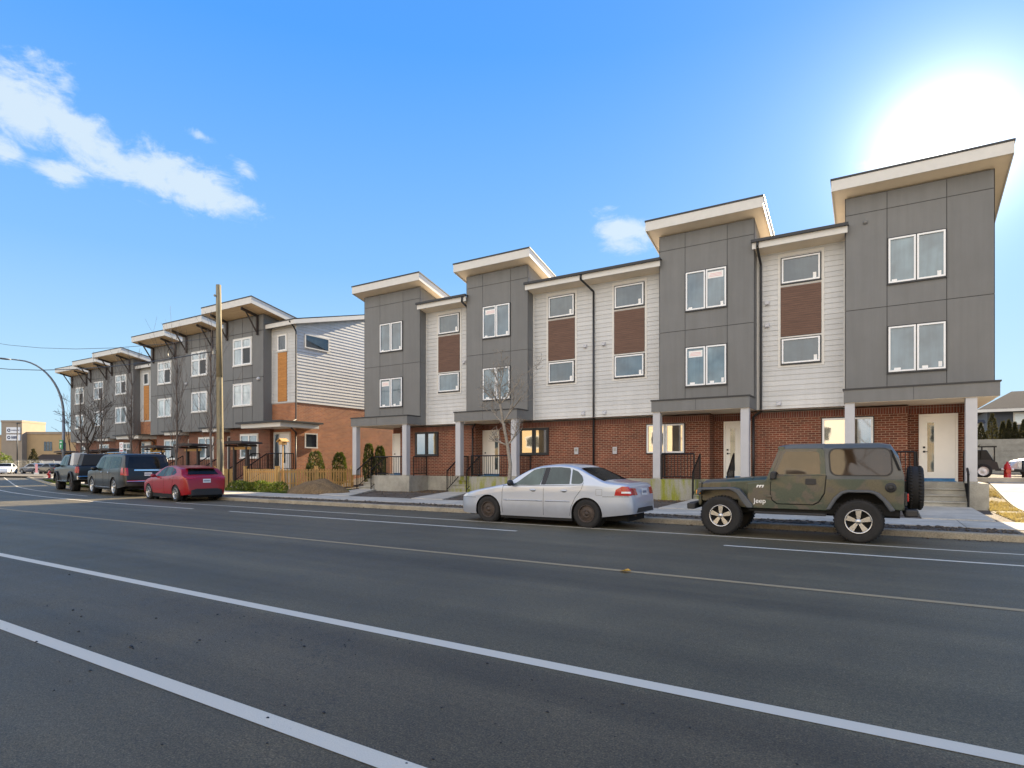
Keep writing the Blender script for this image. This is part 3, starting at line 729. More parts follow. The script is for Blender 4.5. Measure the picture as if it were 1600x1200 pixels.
# ------------------------------------------------------------------ the older row (built once, copied for the one beyond)
M['screen'] = mat('insect_screen', (.05, .055, .06), .6)
def old_row(loc, label):
    O = empty('townhouse_row', loc, label, 'townhouse')
    Z0 = 10.57
    units = [(-33.5, -29.69, -31.62, 21.2), (-39.6, -33.5, -37.6, 22.15), (-45.5, -39.6, -43.58, 23.1)]
    B = 31.0
    for ui, (x0, x1, cx, y) in enumerate(units):
        ry = y-1.2
        def zt(yy): return Z0-.37-(yy-ry)*.2
        m = MB()
        q = [(x0, y), (x1-.004, y), (x1-.004, B), (x0, B)]
        m.hexa([(a, b, 3.56) for a, b in q], [(a, b, zt(b)) for a, b in q], 1)
        seams = [x0]+[cx+k*.915 for k in range(-4, 5) if x0+.25 < cx+k*.915 < x1-.25]+[x1]
        for i in range(len(seams)-1):
            for za, zb in ((3.56, 6.4), (6.4, 9.05), (9.05, zt(y)-.02)):
                m.box(seams[i]+(.018 if i else 0), seams[i+1]-(.018 if i < len(seams)-2 else 0), y-.020, y+.002, za+.018, zb-.018, 0)
        if ui == 0:
            for ya, yb in ((y, y+1.2), (y+1.2, y+2.4), (y+2.4, y+5)):
                m.hexa([(x1-.003, ya+.01, 3.57), (x1+.014, ya+.01, 3.57), (x1+.014, yb, 3.57), (x1-.003, yb, 3.57)], [(x1-.003, ya+.01, zt(ya)), (x1+.014, ya+.01, zt(ya)), (x1+.014, yb, zt(yb)), (x1-.003, yb, zt(yb))], 0)
        m.build('grey_wall', [M['grey'], M['greyjoint']], O)
        bw = MB(); by = y+.42
        bw.box(x0, x1-.005, by, B, -.05, 3.56)
        bw.build('brick_wall', M['brick'], O)
        ra, rb = cx-2.2, cx+2.2 if ui else x1+.62
        def rz(yy, d): return Z0-d-(yy-ry)*.2
        r = MB(); q = [(ra+.03, ry+.03), (rb-.03, ry+.03), (rb-.03, B), (ra+.03, B)]
        r.hexa([(a, b, rz(b, .33)) for a, b in q], [(a, b, rz(b, .03)) for a, b in q]); ro = r.build('roof', M['soffit'], O)
        f = MB(); f.box(ra, rb, ry, ry+.03, Z0-.37, Z0-.02)
        for xa, xb in ((ra, ra+.03), (rb-.03, rb)):
            q = [(xa, ry+.032), (xb, ry+.032), (xb, B), (xa, B)]
            f.hexa([(a, b, rz(b, .37)) for a, b in q], [(a, b, rz(b, .02)) for a, b in q])
        f.build('fascia', M['trim'], ro)
        f = MB(); q = [(ra-.02, ry-.02), (rb+.02, ry-.02), (rb+.02, B), (ra-.02, B)]
        f.hexa([(a, b, rz(b, .018)) for a, b in q], [(a, b, rz(b, -.035)) for a, b in q]); f.build('flashing', M['dark'], ro)
        for bx in (cx-1.45, cx+1.45):
            k = MB(); zt_ = rz(y, .36)-.02
            k.box(bx-.055, bx+.055, y-.13, y-.018, zt_-1.15, zt_-.02)
            z1 = rz(y-1.05, .36)-.02
            k.hexa([(bx-.05, y-1.08, z1-.13), (bx+.05, y-1.08, z1-.13), (bx+.05, y-.13, zt_-.13), (bx-.05, y-.13, zt_-.13)], [(bx-.05, y-1.08, z1), (bx+.05, y-1.08, z1), (bx+.05, y-.13, zt_), (bx-.05, y-.13, zt_)])
            k.cone((bx, y-.12, zt_-1.0), (bx, y-.85, z1-.08), .05, .05, 4, 0, sm=False)
            k.build('bracket', M['bracket'], O)
        window(O, cx-.83, cx+.83, 7.22, 8.72, y-.016, M['glassD'], dark=False, split=.66)
        window(O, cx-.83, cx+.83, 4.86, 6.08, y-.016, M['glassD'], dark=False)
        window(O, cx-.80, cx+.80, 1.82, 3.15, by, M['glassD'], dark=False, split=.66)
        for (sy, sa, sb) in ((y-.030, 7.30, 8.15), (by-.014, 1.90, 2.62)):
            sc = MB(); sc.box(cx+.07, cx+.76, sy-.0045, sy, sa, sb); sc.build('insect_screen', M['screen'], O)
        if ui < 3:
            pcan = MB()
            if ui: 
                a, b = x1-2.2, x1-.3
                pcan.box(a, b, y-1.0, y-.02, 3.42, 3.62); pc = pcan.build('door_canopy', M['trim'], O)
                f = MB(); f.box(a-.25, b+.15, y-1.1, y-.02, 3.622, 3.70); f.build('flashing', M['dark'], pc)
                d = MB(); d.box(x1-1.7, x1-.75, by-.05, by-.002, 1.1, 3.2); dd = d.build('door', M['trim'], O)
                d = MB(); d.box(x1-1.62, x1-.83, by-.056, by-.05, 1.15, 3.12); d.build('door_leaf', M['bracket'], dd)
                s = MB()
                s.box(x1-2.0, x1-.5, y-.6, by, -.05, 1.1)
                for i in range(5): s.box(x1-1.9, x1-.6, y-.6-.28*(i+1), y-.6-.28*i-.002, -.05, 1.1-.17*(i+1))
                s.build('steps', M['concrete'], O)
                for xx in (x1-1.9, x1-.6):
                    railing([(xx, y-.6, 1.1), (xx, y-2.0, .25)], .9, .13, root=O, name='stair_rail')
        # arbour and fence are separate things
    # end bay
    x0, x1, y = -29.67, -27.57, 21.73
    zb = [(x0, y), (x1, y), (x1, 30), (x0, 30)]
    def ez(yy): return 9.16+(min(yy, 27.6)-21.5)*.255-max(0, yy-27.6)*.3
    m = MB()
    m.hexa([(a, b, 4.86) for a, b in ((x0, y+.02), (x1-.02, y+.02), (x1-.02, 27.6), (x0, 27.6))], [(a, b, ez(b)) for a, b in ((x0, y+.02), (x1-.02, y+.02), (x1-.02, 27.6), (x0, 27.6))], 0)
    m.box(x0, x1-.02, 27.6, B, 4.86, 9.0)
    lap_wall(m, x0, x1, 4.9, 9.12, y)
    # gable laps facing +X
    z = 4.88
    while z < 10.6:
        zt_ = z+.178
        ys = y if z < 9.1 else 21.6+(z-9.1)/.255
        if ys > 27.4: break
        m.face([(x1+.022, ys, z), (x1+.022, B, z), (x1, B, zt_), (x1, ys, zt_)], 0)
        m.face([(x1, ys, z), (x1, B, z), (x1+.022, B, z), (x1+.022, ys, z)], 0)
        z += .178
    m.box(x1-.06, x1+.02, y-.025, y+.06, 4.9, 9.1, 1); m.box(x0, x0+.06, y-.025, y+.01, 4.9, 9.1, 1)
    m.build('white_wall', [M['white'], M['trim']], O)
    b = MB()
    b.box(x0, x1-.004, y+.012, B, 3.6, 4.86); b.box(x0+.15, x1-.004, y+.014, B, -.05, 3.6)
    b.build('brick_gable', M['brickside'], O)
    r = MB()
    def q4(d): return [(x0-.1, 21.3, ez(21.3)+d), (x1+.34, 21.3, ez(21.3)+d), (x1+.34, 27.6, ez(27.6)+d), (x0-.1, 27.6, ez(27.6)+d)]
    r.hexa(q4(.0), q4(.24)); 
    ro = r.build('low_roof', M['trim'], O)
    f = MB(); f.hexa([(p[0], p[1]-.03 if i < 2 else p[1], p[2]) for i, p in enumerate(q4(.242))], [(p[0]+(.02 if i in (1, 2) else 0), p[1]-.03 if i < 2 else p[1], p[2]) for i, p in enumerate(q4(.29))]); f.build('flashing', M['dark'], ro)
    w = window(O, -29.08, -28.36, 7.85, 8.72, y-.016, M['glassE'], cols=1, dark=False)
    p = MB(); p.box(-29.12, -28.32, y-.025, y, 4.97, 7.72, 1)
    z = 4.98
    while z < 7.7: p.box(-29.11, -28.33, y-.034, y-.025, z, z+.07, 0); z += .077
    p.build('slat_panel', [M['worange'], M['dark']], O)
    def sidewin(y0, y1, z0, z1, g, nm='window'):
        o = MB(); t = .07; x = x1+.026
        o.box(x, x+.04, y0-t, y1+t, z1, z1+t); o.box(x, x+.06, y0-t, y1+t, z0-t, z0); o.box(x, x+.04, y0-t, y0, z0, z1); o.box(x, x+.04, y1, y1+t, z0, z1)
        w = o.build(nm, M['trim'], O)
        p = MB(); p.face([(x+.016, y0, z0), (x+.016, y1, z0), (x+.016, y1, z1), (x+.016, y0, z1)]); p.build('pane', g, w)
    sidewin(22.35, 23.95, 8.05, 8.72, M['glassE']); sidewin(22.35, 23.1, 2.4, 3.12, M['glassE'])
    # wrap-round canopy
    c = MB(); c.box(-30.3, -26.9, 20.2, 21.21, 3.42, 3.66); c.box(-29.2, -26.9, 21.21, 22.75, 3.42, 3.66)
    co = c.build('door_canopy', M['trim'], O)
    f = MB(); f.box(-30.6, -26.7, 20.05, 22.9, 3.664, 3.76); f.build('flashing', M['dark'], co)
    d = MB(); d.box(-29.45, -28.0, y-.06, y+.012, 1.1, 3.25); dd = d.build('door', M['trim'], O)
    p = MB(); p.box(-29.35, -28.98, y-.07, y-.061, 1.25, 3.12, 1); p.box(-28.85, -28.1, y-.075, y-.061, 1.14, 3.15, 0); p.box(-28.6, -28.4, y-.08, y-.0755, 1.5, 2.9, 1); p.build('door_leaf', [M['pvc'], M['glassE']], dd)
    s = MB(); s.box(-29.9, -27.6, 20.6, y, -.05, 1.1)
    for i in range(5): s.box(-29.9, -28.6, 20.6-.28*(i+1), 20.6-.28*i-.002, -.05, 1.1-.17*(i+1))
    s.build('steps', M['concrete'], O)
    railing([(-28.5, 20.65, 1.1), (-27.65, 20.65, 1.1), (-27.65, 21.6, 1.1)], .92, .11, root=O)
    railing([(-29.9, 21.1, 1.1), (-29.9, 20.6, 1.1), (-29.9, 19.2, .25)], .92, .13, root=O, name='stair_rail')
    railing([(-28.55, 20.6, 1.1), (-28.55, 19.2, .25)], .92, .13, root=O, name='stair_rail')
    pipe([(x1+.02, 21.25, 9.3), (x1+.1, 21.5, 9.0), (x1+.06, y-.06, 8.8), (x1+.06, y-.06, 3.9), (x1+.4, y-.6, 3.75), (x1+.4, 21.1, 3.4), (x1+.05, y-.06, 3.2), (x1+.05, y-.06, .2)], .04, parent=O)
    pipe([(-39.68, 23.02, 9.6), (-39.68, 23.02, 3.6)], .06, parent=O)
    for (vx, vy, vz) in ((-40.3, 23.05, 6.6), (-39.1, 22.1, 6.75), (-30.1, 21.15, 6.3), (-34.1, 22.1, 6.5)):
        v = MB(); v.ball((vx, vy, vz), .13, 8, 5, 0, (1, .8, .8)); v.build('wall_vent', M['col'], O)
    return O
OLD = old_row((-36, 26, .1), 'older grey townhouse row with bracketed overhanging roofs and a white siding gable end')
cm_ = {}
for c_ in D.objects:
    if c_.parent: cm_.setdefault(c_.parent.name, []).append(c_)
OLD2 = copy_tree(OLD, None, cm_); OLD2.location = (-36-21.4, 26+3.4, .1)
OLD2['label'] = 'farthest grey townhouse row, behind the bare street trees and the black pickup'

# ------------------------------------------------------------------ gate arbours, fences
def arbour(x, y, label):
    A = empty('gate_arbour', (x, y, .12), label, 'arbour', 'timber gate arbours along the older row')
    for sx in (-.55, .55):
        p = MB(); p.box(x+sx-.07, x+sx+.07, y-.07, y+.07, .1, 2.35); p.build('post', M['bracket'], A)
        b = MB(); b.box(x+sx-.035, x+sx+.035, y-.55, y+.55, 2.36, 2.46); b.build('beam', M['bracket'], A)
    r = MB()
    r.box(x-.8, x+.8, y-.06, y+.06, 2.2, 2.34, 1)
    r.prism([(x-.98, 2.50), (x+.98, 2.50), (x+.9, 2.60), (x, 2.66), (x-.9, 2.60)], 'y', y-.62, y+.62, 0); r.build('arbour_roof', [M['bracket'], M['fence']], A)
for x, y, lb in ((-28.8, 19.2, 'gate arbour with flat dark roof right behind the tall wooden utility pole'), (-34.5, 19.9, 'gate arbour rising behind the red hatchback, second from the pole'),
             (-40.3, 20.9, 'gate arbour behind the rear window of the large black wagon'), (-50.2, 22.6, 'gate arbour above the bed of the pickup'), (-56.0, 23.9, 'gate arbour above the cab of the pickup'), (-63.0, 24.6, 'gate arbour beside the street lamp post, farthest left')):
    arbour(x, y, lb)
def picket_fence(pts, label, h=1.05, loc=None):
    Fm = empty('picket_fence', (pts[0][0], pts[0][1], .12), label, 'fence')
    for i in range(len(pts)-1):
        (xa, ya), (xb, yb) = pts[i], pts[i+1]; L = math.hypot(xb-xa, yb-ya); ux, uy = (xb-xa)/L, (yb-ya)/L
        m = MB(); n = int(L/.145)
        for k in range(n):
            s = (k+.5)*L/n; w = .042; hh = h+rnd.uniform(-.01, .012); cx, cy = xa+ux*s, ya+uy*s; zb = land_z(cy)+.04
            m.hexa([(cx-ux*w+uy*.01, cy-uy*w-ux*.01, zb), (cx+ux*w+uy*.01, cy+uy*w-ux*.01, zb), (cx+ux*w-uy*.01, cy+uy*w+ux*.01, zb), (cx-ux*w-uy*.01, cy-uy*w+ux*.01, zb)],
                   [(cx-ux*w+uy*.01, cy-uy*w-ux*.01, .13+hh), (cx+ux*w+uy*.01, cy+uy*w-ux*.01, .13+hh), (cx+ux*w-uy*.01, cy+uy*w+ux*.01, .13+hh), (cx-ux*w-uy*.01, cy-uy*w+ux*.01, .13+hh)])
        for zr in (.42, 1.0):
            o = .035; m.hexa([(xa-uy*o, ya+ux*o, zr), (xb-uy*o, yb+ux*o, zr), (xb-uy*(o+.035), yb+ux*(o+.035), zr), (xa-uy*(o+.035), ya+ux*(o+.035), zr)],
                             [(xa-uy*o, ya+ux*o, zr+.08), (xb-uy*o, yb+ux*o, zr+.08), (xb-uy*(o+.035), yb+ux*(o+.035), zr+.08), (xa-uy*(o+.035), ya+ux*(o+.035), zr+.08)])
        m.build('picket_panel', M['fence'], Fm)
        np_ = max(1, round(L/2.2))
        for k in range(np_+1):
            if i and k == 0: continue
            s = k*L/np_; cx, cy = xa+ux*s+uy*-.06, ya+uy*s+ux*.06
            p = MB(); p.box(cx-.06, cx+.06, cy-.06, cy+.06, .05, .13+h+.12); p.box(cx-.08, cx+.08, cy-.08, cy+.08, .13+h+.12, .13+h+.15); p.build('post', M['fence'], Fm)
    return Fm
picket_fence([(-25.4, 18.9), (-24.5, 23.0)], 'cedar picket fence behind the soil mound running back beside the gable')
picket_fence([(-28.15, 18.95), (-25.4, 18.9)], 'cedar picket fence behind the low hedge and right of the utility pole')
picket_fence([(-33.8, 19.8), (-29.45, 19.2)], 'cedar picket fence hidden behind the red hatchback')
picket_fence([(-39.6, 20.8), (-35.2, 20.0)], 'cedar picket fence behind the black wagon')

# ------------------------------------------------------------------ utility pole, wires, street lamp, signs, hydrants
px, py = -24.42, 15.3
P = empty('utility_pole', (px, py, .1), 'tall weathered wooden utility pole rising behind the red hatchback', 'utility pole')
m = MB(); m.tube([(px, py, .05), (px-.02, py, 2.5), (px-.07, py, 5.2), (px-.14, py, 9.25)], [.145, .136, .125, .105], 20); m.build('pole_shaft', M['pole'], P)
m = MB(); m.cone((px-.14, py-.14, 8.75), (px-.14, py-.20, 8.75), .05, .05, 8); m.box(px-.3, px-.15, py-.2, py-.1, 6.2, 6.35); m.build('pole_fitting', M['concrete'], P)
m = MB(); m.cone((px+.135, py-.05, 0.3), (px+.075, py-.04, 3), .025, .025, 6); m.build('cable_guard', M['dark'], P)
def wire(pts, r, label, n=14):
    w = MB(); out = []
    for i in range(len(pts)-1):
        for k in range(n): out.append(Vector(pts[i]).lerp(Vector(pts[i+1]), k/n))
    out.append(Vector(pts[-1]))
    w.tube(out, r, 5); o = w.build('overhead_wire', M['dark']); return tag(o, label, 'cable')
def par(p0, p1, sag, n=12): return [(p0[0]+(p1[0]-p0[0])*i/n, p0[1]+(p1[1]-p0[1])*i/n, p0[2]+(p1[2]-p0[2])*i/n-sag*4*(i/n)*(1-i/n)) for i in range(n+1)]
wire(par((px-.1, py-.1, 6.35), (-75, 14.2, 13.0), 1.9), .022, 'thick dark overhead cable running left from the utility pole, the lower one', 2)
wire(par((px-.1, py-.1, 6.95), (-75, 14.2, 16.2), 2.1), .012, 'thin faint overhead wire, the upper one, crossing the sky to the left', 2)
m = MB(); m.lathe([(.24, 0), (.27, .02), (.24, .04)], (-27.2, 14.65, 6.45), 'y', 16, close=True); tag(m.build('cable_coil', M['dark']), 'loop of spare cable hanging from the lower wire left of the pole', 'cable coil')
lx, ly = -57.6, 22.3
L = empty('street_lamp', (lx, ly, .1), 'curved grey street lamp with a long arm over the road at far left', 'street lamp')
m = MB(); m.tube([(lx, ly, .05), (lx, ly, 5.5)], [.13, .10], 12); m.lathe([(.17, 0), (.17, .25), (.13, .3)], (lx, ly, .08), 'z', 12); m.build('lamp_post', M['steelgrey'] if 'steelgrey' in M else mat('galvanised', (.20, .21, .23), .5, .5), L)
arc = []
for i in range(13):
    a = R(90*i/12); arc.append((lx-1.2*(1-math.cos(a)), ly-2.6*(1-math.cos(a)), 5.5+4.3*math.sin(a)))
arc.append((lx-1.45, ly-3.0, 9.83))
m = MB(); m.tube(arc, [.10-.004*i for i in range(len(arc))], 10); m.build('lamp_arm', MATS['galvanised'], L)
m = MB(); m.ball((lx-1.65, ly-3.4, 9.83), .45, 10, 7, 0, (.5, 1.1, .16)); m.build('lamp_head', MATS['galvanised'], L)
M['green'] = mat('sign_green', (.01, .26, .07), .45)
G = empty('street_sign', (lx, ly-.16, 3.2), 'green street sign fixed to the street lamp post', 'sign')
m = MB(); m.box(lx-.32, lx+.32, ly-.19, ly-.15, 2.7, 3.45); m.build('sign_panel', M['green'], G, bevel=.01)
m = MB(); m.box(lx-.2, lx+.2, ly-.197, ly-.191, 3.22, 3.30); m.ball((lx, ly-.195, 2.95), .09, 8, 5, 0, (1, .05, 1)); m.prism([(lx-.05, 2.80), (lx+.05, 2.80), (lx, 3.1)], 'y', ly-.202, ly-.192); m.build('sign_symbol', M['mark'], G)
G = empty('parking_sign', (-35.1, 16.3, .12), 'small white parking sign with red symbol on a post behind the black wagon', 'sign')
m = MB(); m.box(-35.125, -35.075, 16.3, 16.34, .1, 2.55); m.build('sign_post', M['concrete'], G)
m = MB(); m.box(-35.3, -34.9, 16.28, 16.298, 2.05, 2.62); m.build('sign_panel', M['mark'], G)
m = MB(); m.lathe([(.09, 0), (.12, 0)], (-35.1, 16.275, 2.43), 'y', 16); m.box(-35.24, -34.96, 16.272, 16.279, 2.12, 2.2); m.build('sign_symbol', M['red'], G)
def hydrant(x, y, z, label, s=1):
    H = empty('fire_hydrant', (x, y, z), label, 'hydrant')
    b = MB(); b.lathe([(0, 0), (.17, 0), (.17, .05), (.115, .06), (.11, .42), (.13, .43), (.13, .47), (.115, .48), (.10, .58), (.06, .64), (.035, .66), (.035, .72), (0, .72)], (x, y, z), 'z', 16)
    b.build('barrel', M['hydred'], H)
    for sx in (-1, 1):
        c = MB(); c.cone((x+sx*.1, y, z+.42), (x+sx*.19, y, z+.42), .055, .055, 10); c.build('nozzle_cap', M['clear'], H)
    c = MB(); c.cone((x, y-.09, z+.36), (x, y-.19, z+.36), .075, .075, 12); c.build('pumper_cap', M['hydred'], H)
    c = MB(); c.lathe([(.14, -.01), (.19, 0), (.19, .03), (.14, .04)], (x, y, z), 'z', 12); c.build('base_flange', M['plastic'], H)
M['hydred'] = mat('hydrant_red', (.50, .015, .012), .4, coat=.3)
hydrant(4.13, 29.2, .80, 'red fire hydrant with pale caps on dry grass right of the building')
hydrant(-66.5, 24.6, .13, 'small red fire hydrant on the grass at far left, before the parked cars')
# bird house on a pole
bx, by = -25.9, 19.6
H = empty('bird_house', (bx, by, .12), 'little wooden bird house on a pale pole inside the fence corner', 'bird house')
m = MB(); m.cone((bx, by, .1), (bx, by, 2.42), .035, .03, 8); m.build('pole', M['fence'], H)
m = MB(); m.box(bx-.14, bx+.14, by-.14, by+.14, 2.42, 2.6); m.prism([(bx-.24, 2.58), (bx, 2.75), (bx+.24, 2.58), (bx+.22, 2.55), (bx, 2.70), (bx-.22, 2.55)], 'y', by-.22, by+.22); m.build('box', M['fence'], H)

# ------------------------------------------------------------------ vegetation
M['bark'] = mat('grey_bark', (.30, .26, .21), .85, var=.35, vscale=14, bump=.4, bscale=40)
M['barkmid'] = mat('grey_brown_bark', (.16, .13, .11), .9, var=.3, vscale=10)
M['barkdark'] = mat('dark_bark', (.075, .055, .042), .9, var=.3, vscale=10)
def leafmat(name, a, b_, c_):
    m, t, b = principled(name)
    gg = t.node('ShaderNodeTexCoord').outputs['Object']
    c = t.ramp(t.noise(gg, 9, 4, .7), [(.3, a), (.5, b_), (.72, c_)])
    t.l.new(c, b.inputs['Base Color']); b.inputs['Roughness'].default_value = .7
    tr = t.node('ShaderNodeBsdfTranslucent', {'Color': t.mix(1, c, (1.6, 1.5, .8, 1), 'MULTIPLY')})
    mx = t.node('ShaderNodeMixShader', {0: .35}); t.l.new(b.outputs[0], mx.inputs[1]); t.l.new(tr.outputs[0], mx.inputs[2]); t.l.new(mx.outputs[0], t.n['Material Output'].inputs[0])
    return m
M['cedar'] = leafmat('cedar_foliage', (.018, .028, .008), (.045, .062, .014), (.12, .13, .03))
M['hedge'] = leafmat('hedge_foliage', (.03, .05, .010), (.09, .13, .02), (.24, .28, .05))
M['gold'] = leafmat('golden_leaves', (.25, .12, .02), (.50, .28, .06), (.75, .48, .12))
M['conif'] = leafmat('dark_conifer', (.02, .022, .010), (.045, .045, .02), (.10, .08, .035))
def branch(mb, p, d, L, r, depth, r_, up=.12, spread=.55, minr=.004, kids_=(2, 4), curve=.18):
    n = 4; pts = [Vector(p)]; rs = [r]; dd = Vector(d).normalized()
    for i in range(n):
        dd = (dd+Vector((r_.uniform(-curve, curve), r_.uniform(-curve, curve), r_.uniform(-curve, curve)+up))).normalized()
        pts.append(pts[-1]+dd*L/n); rs.append(max(minr, r*(1-.55*(i+1)/n)))
    mb.tube(pts, rs, 6 if r > .02 else 4)
    if depth <= 0: return
    for k in range(r_.randint(*kids_)):
        i = r_.randint(1, n); t = pts[i]
        ax = Vector((r_.uniform(-1, 1), r_.uniform(-1, 1), r_.uniform(-.3, .8))).normalized()
        nd = (dd*(1-spread)+ax*spread).normalized()
        branch(mb, t, nd, L*r_.uniform(.5, .8), rs[i]*.68, depth-1, r_, up, spread, minr, kids_, curve)
def bare_tree(x, y, z, trunk, limbs, label, seed, bark='bark', depth=4, up=.1, spread=.6, L=.9, r0=.08, kids_=(2, 4), group=None, minr=.004, name='bare_tree', lr=.62):
    """trunk: points relative to base; limbs: (index on trunk, direction, length)"""
    r_ = random.Random(seed)
    Tm = empty(name, (x, y, z), label, 'tree', group)
    pts = [Vector((x, y, z))+Vector(p) for p in trunk]; n = len(pts)
    rs = [r0*(1-.6*i/(n-1)) for i in range(n)]
    m = MB(); m.tube(pts, rs, 10); m.build('trunk', M[bark], Tm)
    c = MB()
    for (i, d, l) in limbs: branch(c, pts[i], d, l, rs[i]*lr, depth, r_, up, spread, minr, kids_)
    c.build('crown', M[bark], Tm)
bare_tree(-11.24, 18, .1, [(0, 0, 0), (-.02, 0, .8), (.02, 0, 1.3), (-.10, 0, 2.0), (-.28, 0, 2.8), (-.38, -.05, 3.5), (-.42, -.05, 4.1)],
          [(3, (.75, 0, .7), .75), (4, (-.9, .2, .45), .95), (4, (1, -.2, .8), 1.35), (5, (-.9, 0, .35), .85), (5, (.9, .3, .75), 1.3), (5, (0, -.9, .6), .8), (6, (-.3, 0, 1), .6), (6, (.5, 0, 1), .7), (5, (-.2, .8, .7), .8), (3, (-.9, -.3, .15), .7)],
          'pale bare young street tree standing before the second porch', 5, depth=3, L=.9, r0=.085, kids_=(3, 4), minr=.006, up=.05, spread=.62)
def columnar(x, y, h, label, seed, bark='barkmid', dens=40):
    r_ = random.Random(seed); tr = [(r_.uniform(-.05, .05), r_.uniform(-.05, .05), h*i/8) for i in range(9)]
    lim = []
    for k in range(dens):
        i = r_.randint(2, 7); a = r_.uniform(0, 6.28)
        lim.append((i, (math.cos(a)*.42, math.sin(a)*.42, 1), h*r_.uniform(.12, .28)))
    bare_tree(x, y, .1, tr, lim, label, seed, bark, depth=2, up=.14, spread=.32, r0=.07, kids_=(1, 3), group='upright bare trees along the older row', minr=.005, lr=.28)
columnar(-29.4, 17.9, 7.6, 'upright bare tree immediately left of the utility pole', 11, dens=34)
columnar(-33.5, 18.4, 7.3, 'upright bare tree above the roof of the red hatchback', 12, dens=34)
columnar(-42.6, 20.4, 7.5, 'upright bare tree in front of the gap between the grey rows', 13)
columnar(-51.4, 22.4, 7.2, 'upright bare tree with thick trunk behind the spreading tree', 14)
columnar(-57.0, 23.3, 7.6, 'upright bare tree at the far left end of the grey rows', 15)
bare_tree(-43.6, 18.2, .1, [(0, 0, 0), (.05, 0, 1.2), (0, 0, 2.3), (-.1, 0, 2.9)], [(2, (1, .1, .9), 2.0), (3, (-.6, 0, 1), 1.7), (2, (-.8, -.2, .8), 1.5), (3, (.4, .5, 1), 1.7), (3, (.9, -.3, .8), 1.8)],
          'dark spreading bare tree behind the pickup bed', 21, 'barkdark', depth=3, r0=.16, up=.06, kids_=(2, 4), minr=.01)
bare_tree(-66.5, 26.5, .1, [(0, 0, 0), (-.2, 0, 1.5), (-.6, 0, 3), (-1.0, 0, 5)], [(2, (-.3, 0, 1), 2.2), (3, (.1, 0, 1), 2.4), (3, (-.4, 0, 1), 2)], 'thin leaning bare tree behind the street lamp', 22, 'barkdark', depth=2, r0=.07, kids_=(1, 3), minr=.012)
bare_tree(15.5, 47, .9, [(0, 0, 0), (0, 0, 3), (-.3, 0, 5.5), (-.8, 0, 7.2)], [(2, (-.9, 0, .8), 3), (3, (-.8, 0, .7), 2.6), (3, (.6, 0, 1), 2.6), (2, (.8, .2, 1), 3), (3, (-.2, 0, 1), 2.6)], 'bare tree by the dark house at the right edge', 23, 'barkdark', depth=3, r0=.2, kids_=(2, 4), minr=.015)
def foliage(mb, c, rad, n, size, seed, shape='ell', mi=0):
    r_ = random.Random(seed)
    for k in range(n):
        a = r_.uniform(0, 6.283); u = r_.uniform(0, 1)
        if shape == 'cone':
            z = u**1.15; rr = (1-z)**.75*(.55+.45*r_.random()**.5) if z > .12 else (z/.12)**.4*(.9)*(.5+.5*r_.random())
            p = Vector((c[0]+rad[0]*rr*math.cos(a), c[1]+rad[1]*rr*math.sin(a), c[2]+rad[2]*z))
            out = Vector((math.cos(a), math.sin(a), 1.2))
        elif shape == 'col':
            z = u; prof = math.sin(math.pi*min(1, max(0.02, (z*.86+.12))))**.45; rr = prof*(.6+.4*r_.random()**.5)
            p = Vector((c[0]+rad[0]*rr*math.cos(a), c[1]+rad[1]*rr*math.sin(a), c[2]+rad[2]*z)); out = Vector((math.cos(a), math.sin(a), 1.6))
        else:
            ph = math.acos(r_.uniform(-1, 1)); q = r_.uniform(.55, 1)**.5
            p = Vector((c[0]+rad[0]*q*math.sin(ph)*math.cos(a), c[1]+rad[1]*q*math.sin(ph)*math.sin(a), c[2]+rad[2]*q*math.cos(ph))); out = Vector((math.sin(ph)*math.cos(a), math.sin(ph)*math.sin(a), math.cos(ph)+.4))
        nz = noise.noise(p*2.3)
        p += out*nz*.12*max(rad[0], .3)
        out = (out+Vector((r_.uniform(-.8, .8), r_.uniform(-.8, .8), r_.uniform(-.5, .8)))).normalized()
        side = out.cross(Vector((r_.uniform(-1, 1), r_.uniform(-1, 1), r_.uniform(-1, 1)))).normalized()
        s = size*r_.uniform(.6, 1.4)
        mb.face([p-side*s*.35, p+side*s*.35, p+out*s], mi)
def shrub(name, x, y, z, rad, n, size, seed, label, m_='cedar', shape='cone', cat='shrub', group=None):
    S = empty(name, (x, y, z), label, cat, group)
    st = MB(); st.cone((x, y, z-.05), (x, y, z+rad[2]*.6), .05 if rad[2] < 4 else .12, .02, 6); st.build('trunk', M['barkdark'], S)
    f = MB(); foliage(f, (x, y, z+.04), rad, n, size, seed, shape); f.build('foliage', M[m_], S)
lz = land_z
for i, (x, y, h, w, lb) in enumerate(((-26.3, 22.0, 1.9, .5, 'wide dark cedar under the gable window, left of the pair'), (-26.2, 23.6, 1.8, .42, 'cedar right of the gable window behind the fence'),
        (-24.9, 24.6, 2.15, .32, 'slim lit cedar left of the first porch column'), (-24.4, 25.0, 2.0, .33, 'slim cedar against the first porch column'),
        (-23.2, 25.6, 1.9, .34, 'slim cedar seen between the first porch column and its stair rail'), (-22.7, 26.6, 2.0, .34, 'slim cedar behind the first porch stair'), )):
    shrub('cedar_shrub', x, y, lz(y), (w, w, h), 2600, .085, 40+i, lb, 'cedar', 'col', 'cedar', 'cedars between the two rows')
f = MB()
for i in range(9): foliage(f, (-27.3+.45*i, 17.85+.05*math.sin(i*2), .32), (.34, .30, .26+.04*math.sin(i*1.7)), 520, .07, 60+i, 'ell')
tag(f.build('low_hedge', M['hedge']), 'low clipped green hedge between sidewalk and picket fence', 'hedge')
shrub('golden_shrub', -36.5, 18.6, .1, (.9, .7, 2.2), 420, .16, 71, 'small bush with golden backlit leaves behind the black wagon', 'gold', 'ell')
